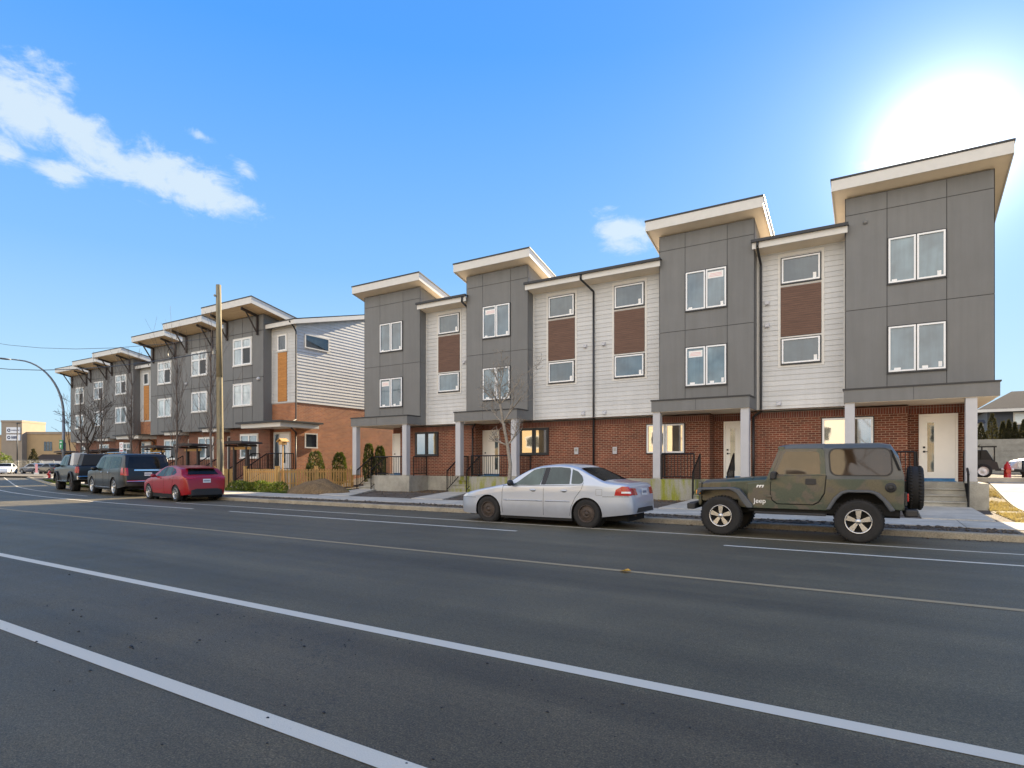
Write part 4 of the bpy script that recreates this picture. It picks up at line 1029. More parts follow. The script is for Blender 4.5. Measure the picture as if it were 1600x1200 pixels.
# soil mound
bm_ = MB(); NX, NY = 46, 34; vs = []; fs = []
for j in range(NY+1):
    for i in range(NX+1):
        u = i/NX*2-1; v = j/NY*2-1; rr = math.hypot(u, v)
        h = max(0, 1-rr**1.6)**.8*.62*(1+.25*noise.noise(Vector((u*2.2, v*2.2, 3))))+.06*noise.noise(Vector((u*7, v*7, 1)))*max(0, 1-rr)+.025*noise.noise(Vector((u*22, v*22, 1)))*max(0, 1-rr)
        vs.append((-21.75+u*1.75, 18.35+v*1.15, .10+h))
for j in range(NY):
    for i in range(NX): a = j*(NX+1)+i; fs.append((a, a+1, a+NX+2, a+NX+1))
bm_.mesh(vs, fs, 0, True); tag(bm_.build('soil_mound', M['mound']), 'rounded mound of dug brown soil on the verge before the picket fence', 'mound')
# grass and weeds
def tufts(name, areas, n, h, m_, seed, label=None):
    r_ = random.Random(seed); f = MB()
    for k in range(n):
        a = areas[r_.randrange(len(areas))]; x = r_.uniform(a[0], a[1]); y = r_.uniform(a[2], a[3]); o = off(x) if y < 19 and x < -24 else 0
        if noise.noise(Vector((x*.9, y*.9, seed))) < -.12: continue
        z = land_z(y)+.01; ang = r_.uniform(0, 3.14); hh = h*r_.uniform(.4, 1.3); c, s = math.cos(ang)*.012, math.sin(ang)*.012; lx_, ly_ = r_.uniform(-.05, .05), r_.uniform(-.05, .05)
        f.face([(x-c, y+o-s, z), (x+c, y+o+s, z), (x+lx_, y+o+ly_, z+hh)])
    return tag(f.build(name, M[m_]), label, kind='stuff')
tufts('grass', [(-30, -23.0, 17.05, 18.8), (-24.0, -22.6, 17.1, 21.5)], 9000, .10, 'hedge', 3)
tufts('grass', [(-60, -24, KY+.25, KY+1.2)], 7000, .08, 'hedge', 4)
M['straw'] = leafmat('dry_straw', (.14, .11, .05), (.26, .21, .11), (.38, .33, .19))
tufts('dry_grass', [(2.5, 9, KY+.3, KY+1.2), (5.3, 14, 17, 30), (2.6, 3.3, 17, 26)], 16000, .07, 'straw', 5)
def clods(name, areas, n, rmin, rmax, m_, seed, z=None):
    r_ = random.Random(seed); f = MB()
    for k in range(n):
        a = areas[r_.randrange(len(areas))]; x = r_.uniform(a[0], a[1]); y = r_.uniform(a[2], a[3]); r = r_.uniform(rmin, rmax)*(.6+.8*r_.random()**3)
        zz = (land_z(y)+.01 if z is None else z)
        b0 = len(f.v); f.ball((x, y, zz+r*.3), r, 5, 4, 0, (1.3, 1, .6))
        for q in range(b0, len(f.v)): v = f.v[q]; f.v[q] = (v[0]+r_.uniform(-.2, .2)*r, v[1]+r_.uniform(-.2, .2)*r, v[2]+r_.uniform(-.1, .1)*r)
    return tag(f.build(name, M[m_]), kind='stuff')
clods('stones', [(-20.5, 2.2, 17.1, 21.1), (-20.5, 2.2, 14.2, 15.1), (-20.5, 2.2, 14.15, 15.1)], 2600, .012, .035, 'gravel', 6)
clods('leaf_litter', [(-8, -5.7, 20.4, 21.3), (-20.8, -17, 20.9, 22.3)], 500, .012, .03, 'mound', 8)
clods('road_grit', [(-7, 3, 1.2, 3.6), (-14, 8, 2.2, 3.5), (-6, 2, 1.2, 3.6)], 240, .004, .012, 'plastic', 9, 0.0)
clods('gutter_grit', [(-22, 20, KY-.25, KY-.02)], 900, .006, .02, 'dirt', 10, 0.0)
lf = MB()
import math as _m
cx, cy = -2.83, 7.36
lf.face([(cx-.07, cy-.02, .012), (cx-.02, cy-.05, .02), (cx+.04, cy-.03, .035), (cx+.09, cy+.01, .02), (cx+.03, cy+.04, .045), (cx-.03, cy+.04, .02)])
lf.face([(cx-.02, cy-.05, .021), (cx+.04, cy-.09, .05), (cx+.04, cy-.03, .036)])
tag(lf.build('fallen_leaf', M['gold']), 'curled yellow leaf lying on the yellow centre line', 'leaf')
# ------------------------------------------------------------------ vehicles
def interp(tab, x):
    if x <= tab[0][0]: return tab[0][1]
    if x >= tab[-1][0]: return tab[-1][1]
    for i in range(len(tab)-1):
        if x <= tab[i+1][0]:
            x0, y0 = tab[i]; x1, y1 = tab[i+1]; h = x1-x0; t = (x-x0)/h
            def sl(k):
                if k <= 0 or k >= len(tab)-1: return None
                a = (tab[k][1]-tab[k-1][1])/(tab[k][0]-tab[k-1][0]); b = (tab[k+1][1]-tab[k][1])/(tab[k+1][0]-tab[k][0])
                return 0 if a*b <= 0 else 2*a*b/(a+b)
            s = (y1-y0)/h; m0 = sl(i); m1 = sl(i+1); m0 = s if m0 is None else m0; m1 = s if m1 is None else m1
            return (2*t**3-3*t*t+1)*y0+(t**3-2*t*t+t)*h*m0+(-2*t**3+3*t*t)*y1+(t**3-t*t)*h*m1
def carpaint(name, col, metal=.5, rough=.32, coat=.8, dirt=0.0):
    m, t, b = principled(name)
    g = t.node('ShaderNodeTexCoord').outputs['Object']
    n = t.noise(g, 3, 6, .65); z = t.node('ShaderNodeSeparateXYZ', {0: g}).outputs[2]
    low = t.m('MULTIPLY', t.smooth(t.m('SUBTRACT', z, t.m('MULTIPLY', n, .35)), .45, .05), dirt)
    t.l.new(t.mix(low, (*col, 1), (.16, .13, .10, 1)), b.inputs['Base Color'])
    b.inputs['Metallic'].default_value = metal; t.l.new(t.m('ADD', rough, t.m('MULTIPLY', n, .05)), b.inputs['Roughness'])
    b.inputs['Coat Weight'].default_value = coat; b.inputs['Coat Roughness'].default_value = .06
    return m
class Car:
    def __init__(s, L, top, belt, w, sill, tan, axles, R_, arch, ncap=3.2, capd=.09, bulge=.05):
        s.L, s.top, s.belt, s.wt, s.sill, s.tan, s.axles, s.R, s.arch, s.ncap, s.capd, s.bulge = L, top, belt, w, sill, tan, axles, R_, arch, ncap, capd, bulge
    def zt(s, x): return interp(s.top, x)
    def zb(s, x): return min(interp(s.belt, x), s.zt(x)-.015)
    def w(s, x): return interp(s.wt, x)
    def zbot(s, x):
        z = interp(s.sill, x)
        for a in s.axles:
            d = s.arch**2-(x-a)**2
            if d > 0: z = max(z, s.R+math.sqrt(d)*.98)
        return min(z, s.zb(x)-.02)
    def half(s, x, z):
        """half width of the body at station x, height z (None above the roof)"""
        zt, zb, w = s.zt(x), s.zb(x), s.w(x)
        if z > zt: return None
        sl = interp(s.sill, x)
        if z <= zb:
            t = (zb-z)/max(.05, zb-sl); return w*(1-s.bulge*max(0, t-.25)**2*1.4-.010*math.sin(math.pi*min(1, t*1.6)))-.012*(1-min(1, t*6))
        z1 = max(zb, zt-s.capd); y1 = w-.012-s.tan*(z1-zb)
        if z <= z1: return w-.012-s.tan*(z-zb)
        q = min(1, (z-z1)/max(1e-4, zt-z1)); return y1*(1-q**s.ncap)**(1/s.ncap)
    def ztop_at(s, x, y):
        zt, zb, w = s.zt(x), s.zb(x), s.w(x); z1 = max(zb, zt-s.capd); y1 = w-.012-s.tan*(z1-zb)
        q = min(1, abs(y)/y1); return z1+(zt-z1)*(1-q**s.ncap)**(1/s.ncap)
    def body(s, parent, paint):
        X = set([0, s.L]); x = 0
        while x < s.L: X.add(round(x, 4)); x += .045
        for a in s.axles:
            for k in range(25): X.add(a+s.arch*math.cos(math.pi*k/24))
            X.add(a-s.arch-.002); X.add(a+s.arch+.002)
        for tb in (s.top, s.belt, s.wt): 
            for p in tb: X.add(p[0])
        X = sorted(x for x in X if 0 <= x <= s.L); XX = [X[0]]
        for x in X[1:]:
            if x-XX[-1] > .0015: XX.append(x)
        X = XX; rows = []
        for x in X:
            zt, zb, w, z0 = s.zt(x), s.zb(x), s.w(x), s.zbot(x); pts = []
            for k in range(13):
                z = z0+(zb-z0)*k/12; pts.append((s.half(x, z) if k < 12 else w-.012, z))
            z1 = max(zb+.001, zt-s.capd); y1 = w-.012-s.tan*(z1-zb)
            for k in range(1, 7): z = zb+(z1-zb)*k/6; pts.append((w-.012-s.tan*(z-zb), z))
            for k in range(1, 13):
                f = math.pi/2*k/12; c = max(0, math.cos(f)); pts.append((y1*c**(2/s.ncap), z1+(zt-z1)*math.sin(f)**(2/s.ncap)))
            rows.append(pts)
        n = len(rows[0]); vs = []
        for i, x in enumerate(X):
            vs += [(x, -y, z) for (y, z) in rows[i]]+[(x, y, z) for (y, z) in rows[i][-2::-1]]
        m = 2*n-1; fs = []
        for i in range(len(X)-1):
            for k in range(m-1): a = i*m+k; fs.append((a, a+m, a+m+1, a+1))
        fs.append(tuple(range(m-1, -1, -1))); fs.append(tuple((len(X)-1)*m+k for k in range(m)))
        fs = [tuple(reversed(f)) for f in fs]
        b = MB(); b.mesh(vs, fs, 0, True)
        o = b.build('body', paint, parent, world=False, merge=True, fixn=True)
        u = MB(); zs = interp(s.sill, s.L/2)
        a0, a1 = s.axles; wm = s.w(s.L/2)
        u.box(a0+s.arch, a1-s.arch, -wm+.05, wm-.05, zs-.06, zs+.35); u.box(.18, s.L-.2, -wm+.36, wm-.36, zs-.04, zs+.40)
        for a in s.axles: u.lathe([(0, -.005), (s.arch-.01, -.005), (s.arch-.01, .005)], (a, -wm+.36, s.R), 'y', 24); u.lathe([(0, 0), (s.arch-.01, 0)], (a, wm-.36, s.R), 'y', 24)
        for a in s.axles:
            for sg in (-1, 1):      # arch liners
                vs, fs = [], []
                for k in range(21):
                    th = math.pi*(-.08+1.16*k/20); xx, zz = a+(s.arch+.004)*math.cos(th), s.R+(s.arch+.004)*math.sin(th)*.98
                    vs += [(xx, sg*(s.half(a, s.R+s.arch*.9)-.025), zz), (xx, sg*(wm-.36), zz)]
                for k in range(20): fs.append((2*k, 2*k+1, 2*k+3, 2*k+2))
                u.mesh(vs, fs)
        u.build('underbody', M['under'], parent, world=False)
        return o
    def scan(s, poly, N):
        xs_ = [p[0] for p in poly]; x0, x1 = min(xs_), max(xs_); out = []
        for i in range(N+1):
            x = x0+(x1-x0)*i/N; x = min(max(x, x0+1e-4), x1-1e-4); zs = []
            for j in range(len(poly)):
                (a, b), (c, d) = poly[j], poly[(j+1) % len(poly)]
                if (a-x)*(c-x) <= 0 and a != c: zs.append(b+(d-b)*(x-a)/(c-a))
            if len(zs) >= 2: out.append((x, min(zs), max(zs)))
        return out
    def patch(s, poly, f, N=24, Mr=6):
        cols = s.scan(poly, N); vs = []; fs = []
        for (x, a, b) in cols:
            for k in range(Mr+1): vs.append(f(x, a+(b-a)*k/Mr))
        for i in range(len(cols)-1):
            for k in range(Mr): a = i*(Mr+1)+k; fs.append((a, a+Mr+1, a+Mr+2, a+1))
        return vs, fs
    def side(s, name, poly, mat_, parent, o=.005, sides=(-1, 1), N=24, Mr=6):
        for sg in sides:
            vs, fs = s.patch(poly, lambda x, z: (x, sg*((s.half(x, z) or .3)+o), z), N, Mr)
            if sg > 0: fs = [tuple(reversed(f)) for f in fs]
            b = MB(); b.mesh(vs, fs, 0, True); ob = b.build(name, mat_, parent, world=False)
        return ob
    def topp(s, name, x0, x1, wf, mat_, parent, o=.006, N=14, K=14):
        """patch on the upper surface from x0 to x1; wf(t) = share of half width"""
        vs = []; fs = []
        for i in range(N+1):
            x = x0+(x1-x0)*i/N; zt, zb, w = s.zt(x), s.zb(x), s.w(x); z1 = max(zb, zt-s.capd); y1 = (w-.012-s.tan*(z1-zb))*wf(i/N)
            for k in range(K+1):
                y = y1*(2*k/K-1); vs.append((x, y, s.ztop_at(x, y)+o))
        for i in range(N):
            for k in range(K): a = i*(K+1)+k; fs.append((a, a+K+1, a+K+2, a+1))
        b = MB(); b.mesh(vs, fs, 0, True); return b.build(name, mat_, parent, world=False)
    def xend(s, y, z, rear=True):
        lo, hi = (s.L-1.6, s.L) if rear else (0, 1.2)
        x = hi if rear else lo
        for k in range(320):
            xx = (s.L-k*.005) if rear else k*.005
            h = s.half(xx, z)
            if h is not None and h >= abs(y): return xx
        return x
    def end(s, name, poly, mat_, parent, o=.006, rear=True, N=14, Mr=6, mirror=False):
        for sg in ((1, -1) if mirror else (1,)):
            vs, fs = s.patch(poly, lambda y, z: (s.xend(y, z, rear)+(o if rear else -o), sg*y, z), N, Mr)
            b = MB(); b.mesh(vs, fs, 0, True); ob = b.build(name, mat_, parent, world=False, fixn=False)
        return ob
    def seam(s, pts, parent, name='door_seam', sides=(-1, 1), r=.0045, mat_=None):
        for sg in sides:
            q = []
            for i in range(len(pts)-1):
                for k in range(6): q.append((pts[i][0]+(pts[i+1][0]-pts[i][0])*k/6, pts[i][1]+(pts[i+1][1]-pts[i][1])*k/6))
            q.append(pts[-1]); b = MB(); b.tube([(x, sg*(s.half(x, min(z, s.zt(x)-.02)) or .3), min(z, s.zt(x)-.02)) for x, z in q], r, 4); b.build(name, mat_ or M['under'], parent, world=False)
def wheel(parent, x, y, R_, w, rim, style='alloy', rr=None, sg=-1, name='wheel'):
    """sg -1: outside face towards -Y"""
    rr = rr or R_*.64; c = (x, y, R_)
    t = MB(); h = w/2
    prof = [(rr, -h*.82), (R_*.86, -h), (R_*.95, -h*.93), (R_, -h*.72), (R_, h*.72), (R_*.95, h*.93), (R_*.86, h), (rr, h*.82)]
    t.lathe(prof, c, 'y', 36)
    for k in range(40):   # tread blocks
        a = 2*math.pi*k/40
        for q in (-1, 1):
            p0 = Vector((x+R_*1.004*math.cos(a+q*.03), y+q*h*.55, R_+R_*1.004*math.sin(a+q*.03)))
            t.ball(p0, .020, 4, 3, 0, (1, 1.6, 1))
    wo_ = t.build('tyre', M['tyre'], parent, world=False)
    r = MB(); yo = sg*h
    r.lathe([(rr*1.0, yo*.86), (rr*1.03, yo*.92), (rr*.97, yo*.95), (rr*.90, yo*.85), (rr*.88, -yo*.6)], c, 'y', 32)
    if style == 'alloy' or style == 'five' or style == 'multi':
        ns = {'alloy': 5, 'five': 5, 'multi': 10}[style]
        for k in range(ns):
            a = 2*math.pi*k/ns+.3; hw = (.30 if style == 'five' else .40 if style == 'alloy' else .13)
            def pp(rad, da, yy): return (x+rad*math.cos(a+da), y+yy, R_+rad*math.sin(a+da))
            ya, yb = yo*.80, yo*.66
            o4 = [pp(rr*.16, -hw*1.8, ya), pp(rr*.16, hw*1.8, ya), pp(rr*.92, hw*.62, ya*1.03), pp(rr*.92, -hw*.62, ya*1.03)]
            i4 = [pp(rr*.16, -hw*1.8, yb-yo*.15), pp(rr*.16, hw*1.8, yb-yo*.15), pp(rr*.92, hw*.62, yb-yo*.1), pp(rr*.92, -hw*.62, yb-yo*.1)]
            r.hexa(i4, o4)
        r.lathe([(0, yo*.9), (rr*.2, yo*.88), (rr*.24, yo*.7)], c, 'y', 16)
        r.build('rim', rim, wo_, world=False)
        d = MB(); d.lathe([(0, yo*.25), (rr*.9, yo*.25)], c, 'y', 24); d.build('brake_disc', M['under'], wo_, world=False)
    else:
        r.lathe([(rr*.92, yo*.62), (rr*.6, yo*.66), (rr*.5, yo*.8), (rr*.36, yo*.84), (rr*.3, yo*.7), (rr*.24, yo*.7), (rr*.22, yo*.95), (0, yo*.97)], c, 'y', 32)
        for k in range(5):
            a = 2*math.pi*k/5; r.cone((x+rr*.42*math.cos(a), y+yo*.82, R_+rr*.42*math.sin(a)), (x+rr*.42*math.cos(a), y+yo*.9, R_+rr*.42*math.sin(a)), .012, .01, 6)
        r.build('rim', rim, wo_, world=False)
    return wo_
def plate(parent, x, y, z, txt=None, nrm=1, w=.30, h=.15):
    p = MB(); p.box(x, x+.008*nrm, y-w/2, y+w/2, z-h/2, z+h/2) if nrm > 0 else p.box(x-.008, x, y-w/2, y+w/2, z-h/2, z+h/2)
    o = p.build('number_plate', M['plate'], parent, world=False)
    q = MB()
    for k in range(6): yy = y-w*.36+k*w*.145; q.box(x+.008, x+.010, yy-.012, yy+.012, z-.028, z+.028)
    q.build('plate_characters', M['ink'], o, world=False)
def mirror(parent, x, y, z, mt, sg=-1, s=1):
    b = MB(); b.ball((x, y+sg*.12, z), .105*s, 12, 8, 0, (.65, 1.05, .72)); b.cone((x, y-sg*.02, z-.04), (x, y+sg*.08, z-.02), .03, .03, 6); b.build('door_mirror', mt, parent, world=False)

# silver saloon ---------------------------------------------------
S = Car(4.62, [(0, .50), (.03, .60), (.12, .68), (.35, .755), (.8, .85), (1.2, .925), (1.42, .965), (1.8, 1.19), (2.1, 1.335), (2.35, 1.395), (2.8, 1.425), (3.1, 1.405), (3.3, 1.355), (3.65, 1.20), (4.0, 1.055), (4.15, 1.03), (4.45, 1.0), (4.52, .95), (4.57, .80), (4.62, .62)],
        [(0, .42), (.12, .60), (.5, .72), (1, .81), (1.42, .88), (2, .905), (3, .93), (3.7, .945), (4.3, .93), (4.5, .88), (4.62, .55)],
        [(0, .56), (.05, .66), (.15, .745), (.35, .81), (.7, .855), (1.2, .872), (3.4, .872), (4.0, .85), (4.35, .80), (4.52, .73), (4.58, .68), (4.62, .60)],
        [(0, .24), (.3, .20), (.9, .19), (3.6, .20), (4.0, .26), (4.62, .34)], .46, (.95, 3.57), .315, .365)
silver = carpaint('silver_paint', (.46, .51, .60), .28, .26, .8, .35)
SV = empty('silver_sedan', (-8.14-.95, 12.0+.872, 0), 'silver four-door saloon car parked at the kerb in front of the second porch', 'car')
S.body(SV, silver)
DL = [(1.66, .925), (1.80, .955+.05), (2.16, 1.275), (2.35, 1.325), (2.47, 1.335), (2.42, .94), (2.2, .925)]
S.side('side_window', DL, M['cglass'], SV); 
S.side('side_window', [(2.56, .945), (2.60, 1.34), (2.85, 1.345), (3.08, 1.325), (3.13, 1.31), (3.16, .965)], M['cglass'], SV)
S.side('side_window', [(3.20, .968), (3.17, 1.30), (3.32, 1.245), (3.44, 1.15), (3.49, 1.05), (3.47, .985), (3.40, .970)], M['cglass'], SV)
S.side('window_pillar', [(2.425, .94), (2.475, 1.335), (2.60, 1.34), (2.555, .945)], M['plastic'], SV, .0045)
S.topp('windscreen', 1.47, 2.18, lambda t: .93, M['cglassdark'], SV)
S.topp('rear_window', 3.36, 3.96, lambda t: .90, M['cglassdark'], SV)
S.seam([(1.40, .90), (1.37, .75), (1.36, .45), (1.38, .25)], SV); S.seam([(2.50, .94), (2.49, .24)], SV); S.seam([(3.50, 1.0), (3.46, .86), (3.30, .66), (3.20, .45), (3.16, .25)], SV)
S.seam([(1.40, .90), (2.5, .918), (3.5, .95)], SV, name='belt_moulding', r=.006, mat_=M['plastic'])
S.seam([(3.95, .70), (4.2, .705), (4.56, .71)], SV, name='bumper_seam'); S.seam([(.02, .585), (.3, .60), (.58, .60)], SV, name='bumper_seam')
S.seam([(1.42, .565), (2.46, .57)], SV, name='rub_strip', r=.012, mat_=silver); S.seam([(2.54, .57), (3.16, .575)], SV, name='rub_strip', r=.012, mat_=silver)
S.seam([(1.40, .552), (2.47, .557)], SV, name='rub_strip', r=.004); S.seam([(2.53, .557), (3.17, .562)], SV, name='rub_strip', r=.004)
S.seam([(3.80, .86), (3.80, .73), (3.94, .73), (3.94, .86), (3.80, .86)], SV, name='fuel_flap', sides=(-1,), r=.0025, mat_=M['steel'])
for xx in (2.22, 3.02):
    for sg in (-1, 1):
        b = MB(); b.ball((xx, sg*.870, .815), .075, 10, 6, 0, (1.15, .28, .32)); b.build('door_handle', silver, SV, world=False)
    b = MB(); b.ball((xx+.01, -.868, .792), .05, 10, 6, 0, (1.1, .2, .3)); b.build('handle_recess', M['under'], SV, world=False)
S.side('tail_lamp', [(4.22, .73), (4.25, .86), (4.38, .93), (4.50, .93), (4.54, .88), (4.56, .73)], M['red'], SV, .008)
S.side('reverse_lamp', [(4.37, .78), (4.37, .82), (4.55, .82), (4.555, .78)], M['clear'], SV, .012)
S.end('tail_lamp', [(.40, .74), (.42, .88), (.70, .90), (.76, .74)], M['red'], SV, .008, mirror=True)
S.side('headlamp', [(.04, .60), (.06, .655), (.26, .715), (.32, .66), (.24, .61)], M['clear'], SV, .006)
S.end('headlamp', [(.30, .60), (.30, .66), (.62, .66), (.66, .60)], M['clear'], SV, .006, rear=False, mirror=True)
S.end('lower_bumper_trim', [(-.55, .36), (-.5, .46), (.5, .46), (.55, .36)], M['plastic'], SV, .01)
plate(SV, 4.60, 0, .80)
b = MB(); b.lathe([(0.028, 0), (.032, .06)], (4.52, -.45, .30), 'x', 10); b.build('exhaust_pipe', M['steel'], SV, world=False)
for sg in (-1, 1): mirror(SV, 1.66, sg*.84, .97, M['plastic'], sg)
for a in S.axles:
    for sg in (-1, 1): wheel(SV, a, sg*(.872-.115), .315, .20, M['steel'], 'steel', .195, sg)
b = MB(); b.ball((2.85, -.35, 1.02), .13, 12, 8, 0, (.6, 1, 1)); b.build('headrest', M['plastic'], SV, world=False)
b = MB(); b.ball((3.9, .35, 1.04), .04, 6, 4, 0, (2.5, .3, 1.1)); b.build('roof_aerial', M['plastic'], SV, world=False)

# red hatchback ---------------------------------------------------
Rd = Car(4.46, [(0, .50), (.05, .66), (.3, .80), (.8, .92), (1.25, 1.0), (1.6, 1.18), (2.0, 1.37), (2.4, 1.445), (2.9, 1.45), (3.4, 1.41), (3.85, 1.33), (3.92, 1.29), (4.12, 1.10), (4.28, 1.02), (4.40, .92), (4.44, .72), (4.46, .55)],
         [(0, .42), (.3, .68), (1.2, .90), (2.4, .96), (3.3, 1.01), (3.8, 1.03), (4.2, .98), (4.40, .85), (4.46, .5)],
         [(0, .55), (.1, .72), (.35, .83), (.9, .885), (3.5, .895), (4.0, .875), (4.25, .83), (4.38, .77), (4.46, .70)],
         [(0, .22), (.9, .20), (3.6, .22), (4.46, .30)], .50, (.93, 3.63), .325, .37, capd=.07, bulge=.10)
red = carpaint('dark_red_paint', (.29, .003, .008), .0, .28, .3, 0)
RC = empty('red_hatchback', (0, 0, 0), 'dark red hatchback parked behind the black wagon, just left of the pole', 'car')
Rd.body(RC, red)
Rd.side('side_window', [(1.72, 1.0), (2.10, 1.31), (2.35, 1.375), (2.52, 1.385), (2.50, 1.0)], M['cglass'], RC)
Rd.side('side_window', [(2.58, 1.0), (2.60, 1.385), (2.95, 1.38), (3.2, 1.34), (3.24, 1.04)], M['cglass'], RC)
Rd.side('side_window', [(3.27, 1.06), (3.24, 1.33), (3.42, 1.28), (3.62, 1.16), (3.56, 1.08)], M['cglass'], RC)
Rd.side('window_pillar', [(2.505, 1.0), (2.525, 1.385), (2.60, 1.385), (2.575, 1.0)], M['plastic'], RC, .0045)
Rd.topp('windscreen', 1.32, 2.1, lambda t: .92, M['cglassdark'], RC)
Rd.end('rear_window', [(-.60, 1.08), (-.50, 1.31), (.50, 1.31), (.60, 1.08)], M['cglassdark'], RC, .010)
Rd.end('tail_lamp', [(.44, .92), (.46, .99), (.74, 1.0), (.80, .93), (.72, .89)], M['red'], RC, .012, mirror=True)
Rd.side('tail_lamp', [(3.98, .92), (4.02, 1.0), (4.25, .99), (4.36, .92)], M['red'], RC, .010)
Rd.end('lower_bumper', [(-.70, .26), (-.68, .44), (-.4, .52), (.4, .52), (.68, .44), (.70, .26)], M['plastic'], RC, .012)
b = MB(); b.box(3.78, 4.02, -.56, .56, 1.325, 1.345); b.build('roof_spoiler', red, RC, world=False)
plate(RC, 4.445, 0, .83)
Rd.seam([(1.36, .93), (1.34, .6), (1.38, .27)], RC); Rd.seam([(2.54, .98), (2.52, .26)], RC); Rd.seam([(3.5, 1.02), (3.40, .75), (3.22, .45), (3.2, .27)], RC)
for xx in (2.25, 3.12): b = MB(); b.ball((xx, -.895, .90), .07, 10, 6, 0, (1.2, .25, .3)); b.build('door_handle', red, RC, world=False)
for sg in (-1, 1): mirror(RC, 1.75, sg*.86, 1.02, red, sg)
for a in Rd.axles:
    for sg in (-1, 1): wheel(RC, a, sg*(.885-.11), .325, .21, M['rim'], 'multi', .225, sg)
# the contact points of the two near wheels fix place and turn: front (-25.2,12.75), rear (-22.6,12.4)
def place(o, car, fx, fy, ang, near=.885):
    """front near wheel at fx,fy; ang = turn about Z"""
    o.rotation_euler = (0, 0, ang); c, s_ = math.cos(ang), math.sin(ang); ax = car.axles[0]; ly = -near
    o.location = (fx-(c*ax-s_*ly), fy-(s_*ax+c*ly), 0)
place(RC, Rd, -25.25, 12.68, R(-7), .885)
RC.scale = (.95, .95, .95)

# black wagon (large) ---------------------------------------------
Wg = Car(5.65, [(0, .70), (.06, 1.0), (.25, 1.12), (1.0, 1.20), (1.45, 1.27), (1.75, 1.50), (2.05, 1.78), (2.4, 1.88), (3.2, 1.92), (4.6, 1.91), (5.2, 1.88), (5.35, 1.84), (5.48, 1.5), (5.58, 1.15), (5.62, .90), (5.65, .62)],
         [(0, .60), (.25, 1.0), (1.4, 1.14), (3, 1.18), (5.2, 1.2), (5.5, 1.1), (5.65, .58)],
         [(0, .80), (.1, .92), (.4, 1.0), (5.0, 1.02), (5.4, .98), (5.58, .92), (5.65, .86)],
         [(0, .40), (1, .34), (4.6, .34), (5.65, .45)], .24, (1.0, 4.3), .40, .46, capd=.09, ncap=4, bulge=.05)
blackp = carpaint('black_paint', (.014, .013, .012), .0, .3, .15, .35)
WC = empty('large_black_wagon', (0, 0, 0), 'large black estate wagon with tinted rear glass parked between pickup and red hatchback', 'car')
Wg.body(WC, blackp)
Wg.side('side_window', [(1.95, 1.2), (2.2, 1.66), (2.45, 1.75), (2.78, 1.77), (2.78, 1.21)], M['cglass'], WC); Wg.side('side_window', [(2.88, 1.21), (2.88, 1.77), (3.75, 1.77), (3.75, 1.22)], M['cglass'], WC)
Wg.side('side_window', [(3.86, 1.22), (3.86, 1.77), (4.95, 1.75), (5.15, 1.70), (5.22, 1.26)], M['cglass'], WC)
Wg.topp('windscreen', 1.52, 2.25, lambda t: .92, M['cglassdark'], WC)
Wg.end('rear_window', [(-.80, 1.25), (-.74, 1.76), (.74, 1.76), (.80, 1.25)], M['cglassdark'], WC, .010)
Wg.end('tail_lamp', [(.78, .92), (.78, 1.26), (.90, 1.26), (.93, .92)], M['red'], WC, .012, mirror=True)
Wg.side('tail_lamp', [(5.30, .94), (5.32, 1.28), (5.46, 1.26), (5.56, .94)], M['red'], WC, .010)
Wg.end('chrome_strip', [(-.55, 1.13), (-.55, 1.19), (.55, 1.19), (.55, 1.13)], M['chrome'], WC, .03)
Wg.end('chrome_strip', [(-.85, .66), (-.85, .70), (.85, .70), (.85, .66)], M['chrome'], WC, .02)
Wg.side('step_bar', [(1.5, .36), (1.5, .40), (3.8, .40), (3.8, .36)], M['chrome'], WC, .03)
for sg in (-1, 1): b = MB(); b.tube([(2.4, sg*.72, 1.90), (2.5, sg*.72, 1.97), (5.0, sg*.70, 1.96), (5.1, sg*.70, 1.89)], .02, 6); b.build('roof_rail', M['chrome'], WC, world=False)
plate(WC, 5.62, 0, .98)
Wg.seam([(1.62, 1.15), (1.60, .4)], WC); Wg.seam([(2.83, 1.2), (2.83, .38)], WC); Wg.seam([(3.80, 1.2), (3.75, .8), (3.7, .4)], WC)
for xx in (2.6, 3.6): b = MB(); b.ball((xx, -1.02, 1.05), .09, 10, 6, 0, (1.2, .25, .3)); b.build('door_handle', M['chrome'], WC, world=False)
for sg in (-1, 1): mirror(WC, 1.95, sg*1.0, 1.22, blackp, sg, 1.3)
for a in Wg.axles:
    for sg in (-1, 1): wheel(WC, a, sg*(1.0-.14), .40, .27, M['rim'], 'five', .28, sg)
place(WC, Wg, -32.6, 13.78, R(-9), 1.0)

# black pickup ----------------------------------------------------
Pk = Car(5.80, [(0, .85), (.08, 1.12), (.3, 1.24), (1.4, 1.33), (1.55, 1.38), (1.85, 1.72), (2.1, 1.92), (2.6, 1.97), (3.3, 1.96), (3.55, 1.90), (3.66, 1.62), (3.70, 1.40), (3.74, 1.39), (5.6, 1.37), (5.74, 1.34), (5.78, 1.1), (5.80, .75)],
         [(0, .75), (.3, 1.15), (1.5, 1.27), (3.6, 1.30), (3.74, 1.31), (5.7, 1.30), (5.80, .7)],
         [(0, .82), (.1, .94), (.4, 1.0), (5.4, 1.0), (5.7, .97), (5.80, .92)],
         [(0, .58), (1.2, .54), (4.4, .54), (5.8, .62)], .26, (1.0, 4.62), .45, .52, capd=.08, ncap=4, bulge=.05)
PC = empty('black_pickup', (0, 0, 0), 'black lifted pickup truck loaded with pale panels, parked first in the line', 'pickup truck')
Pk.body(PC, blackp)
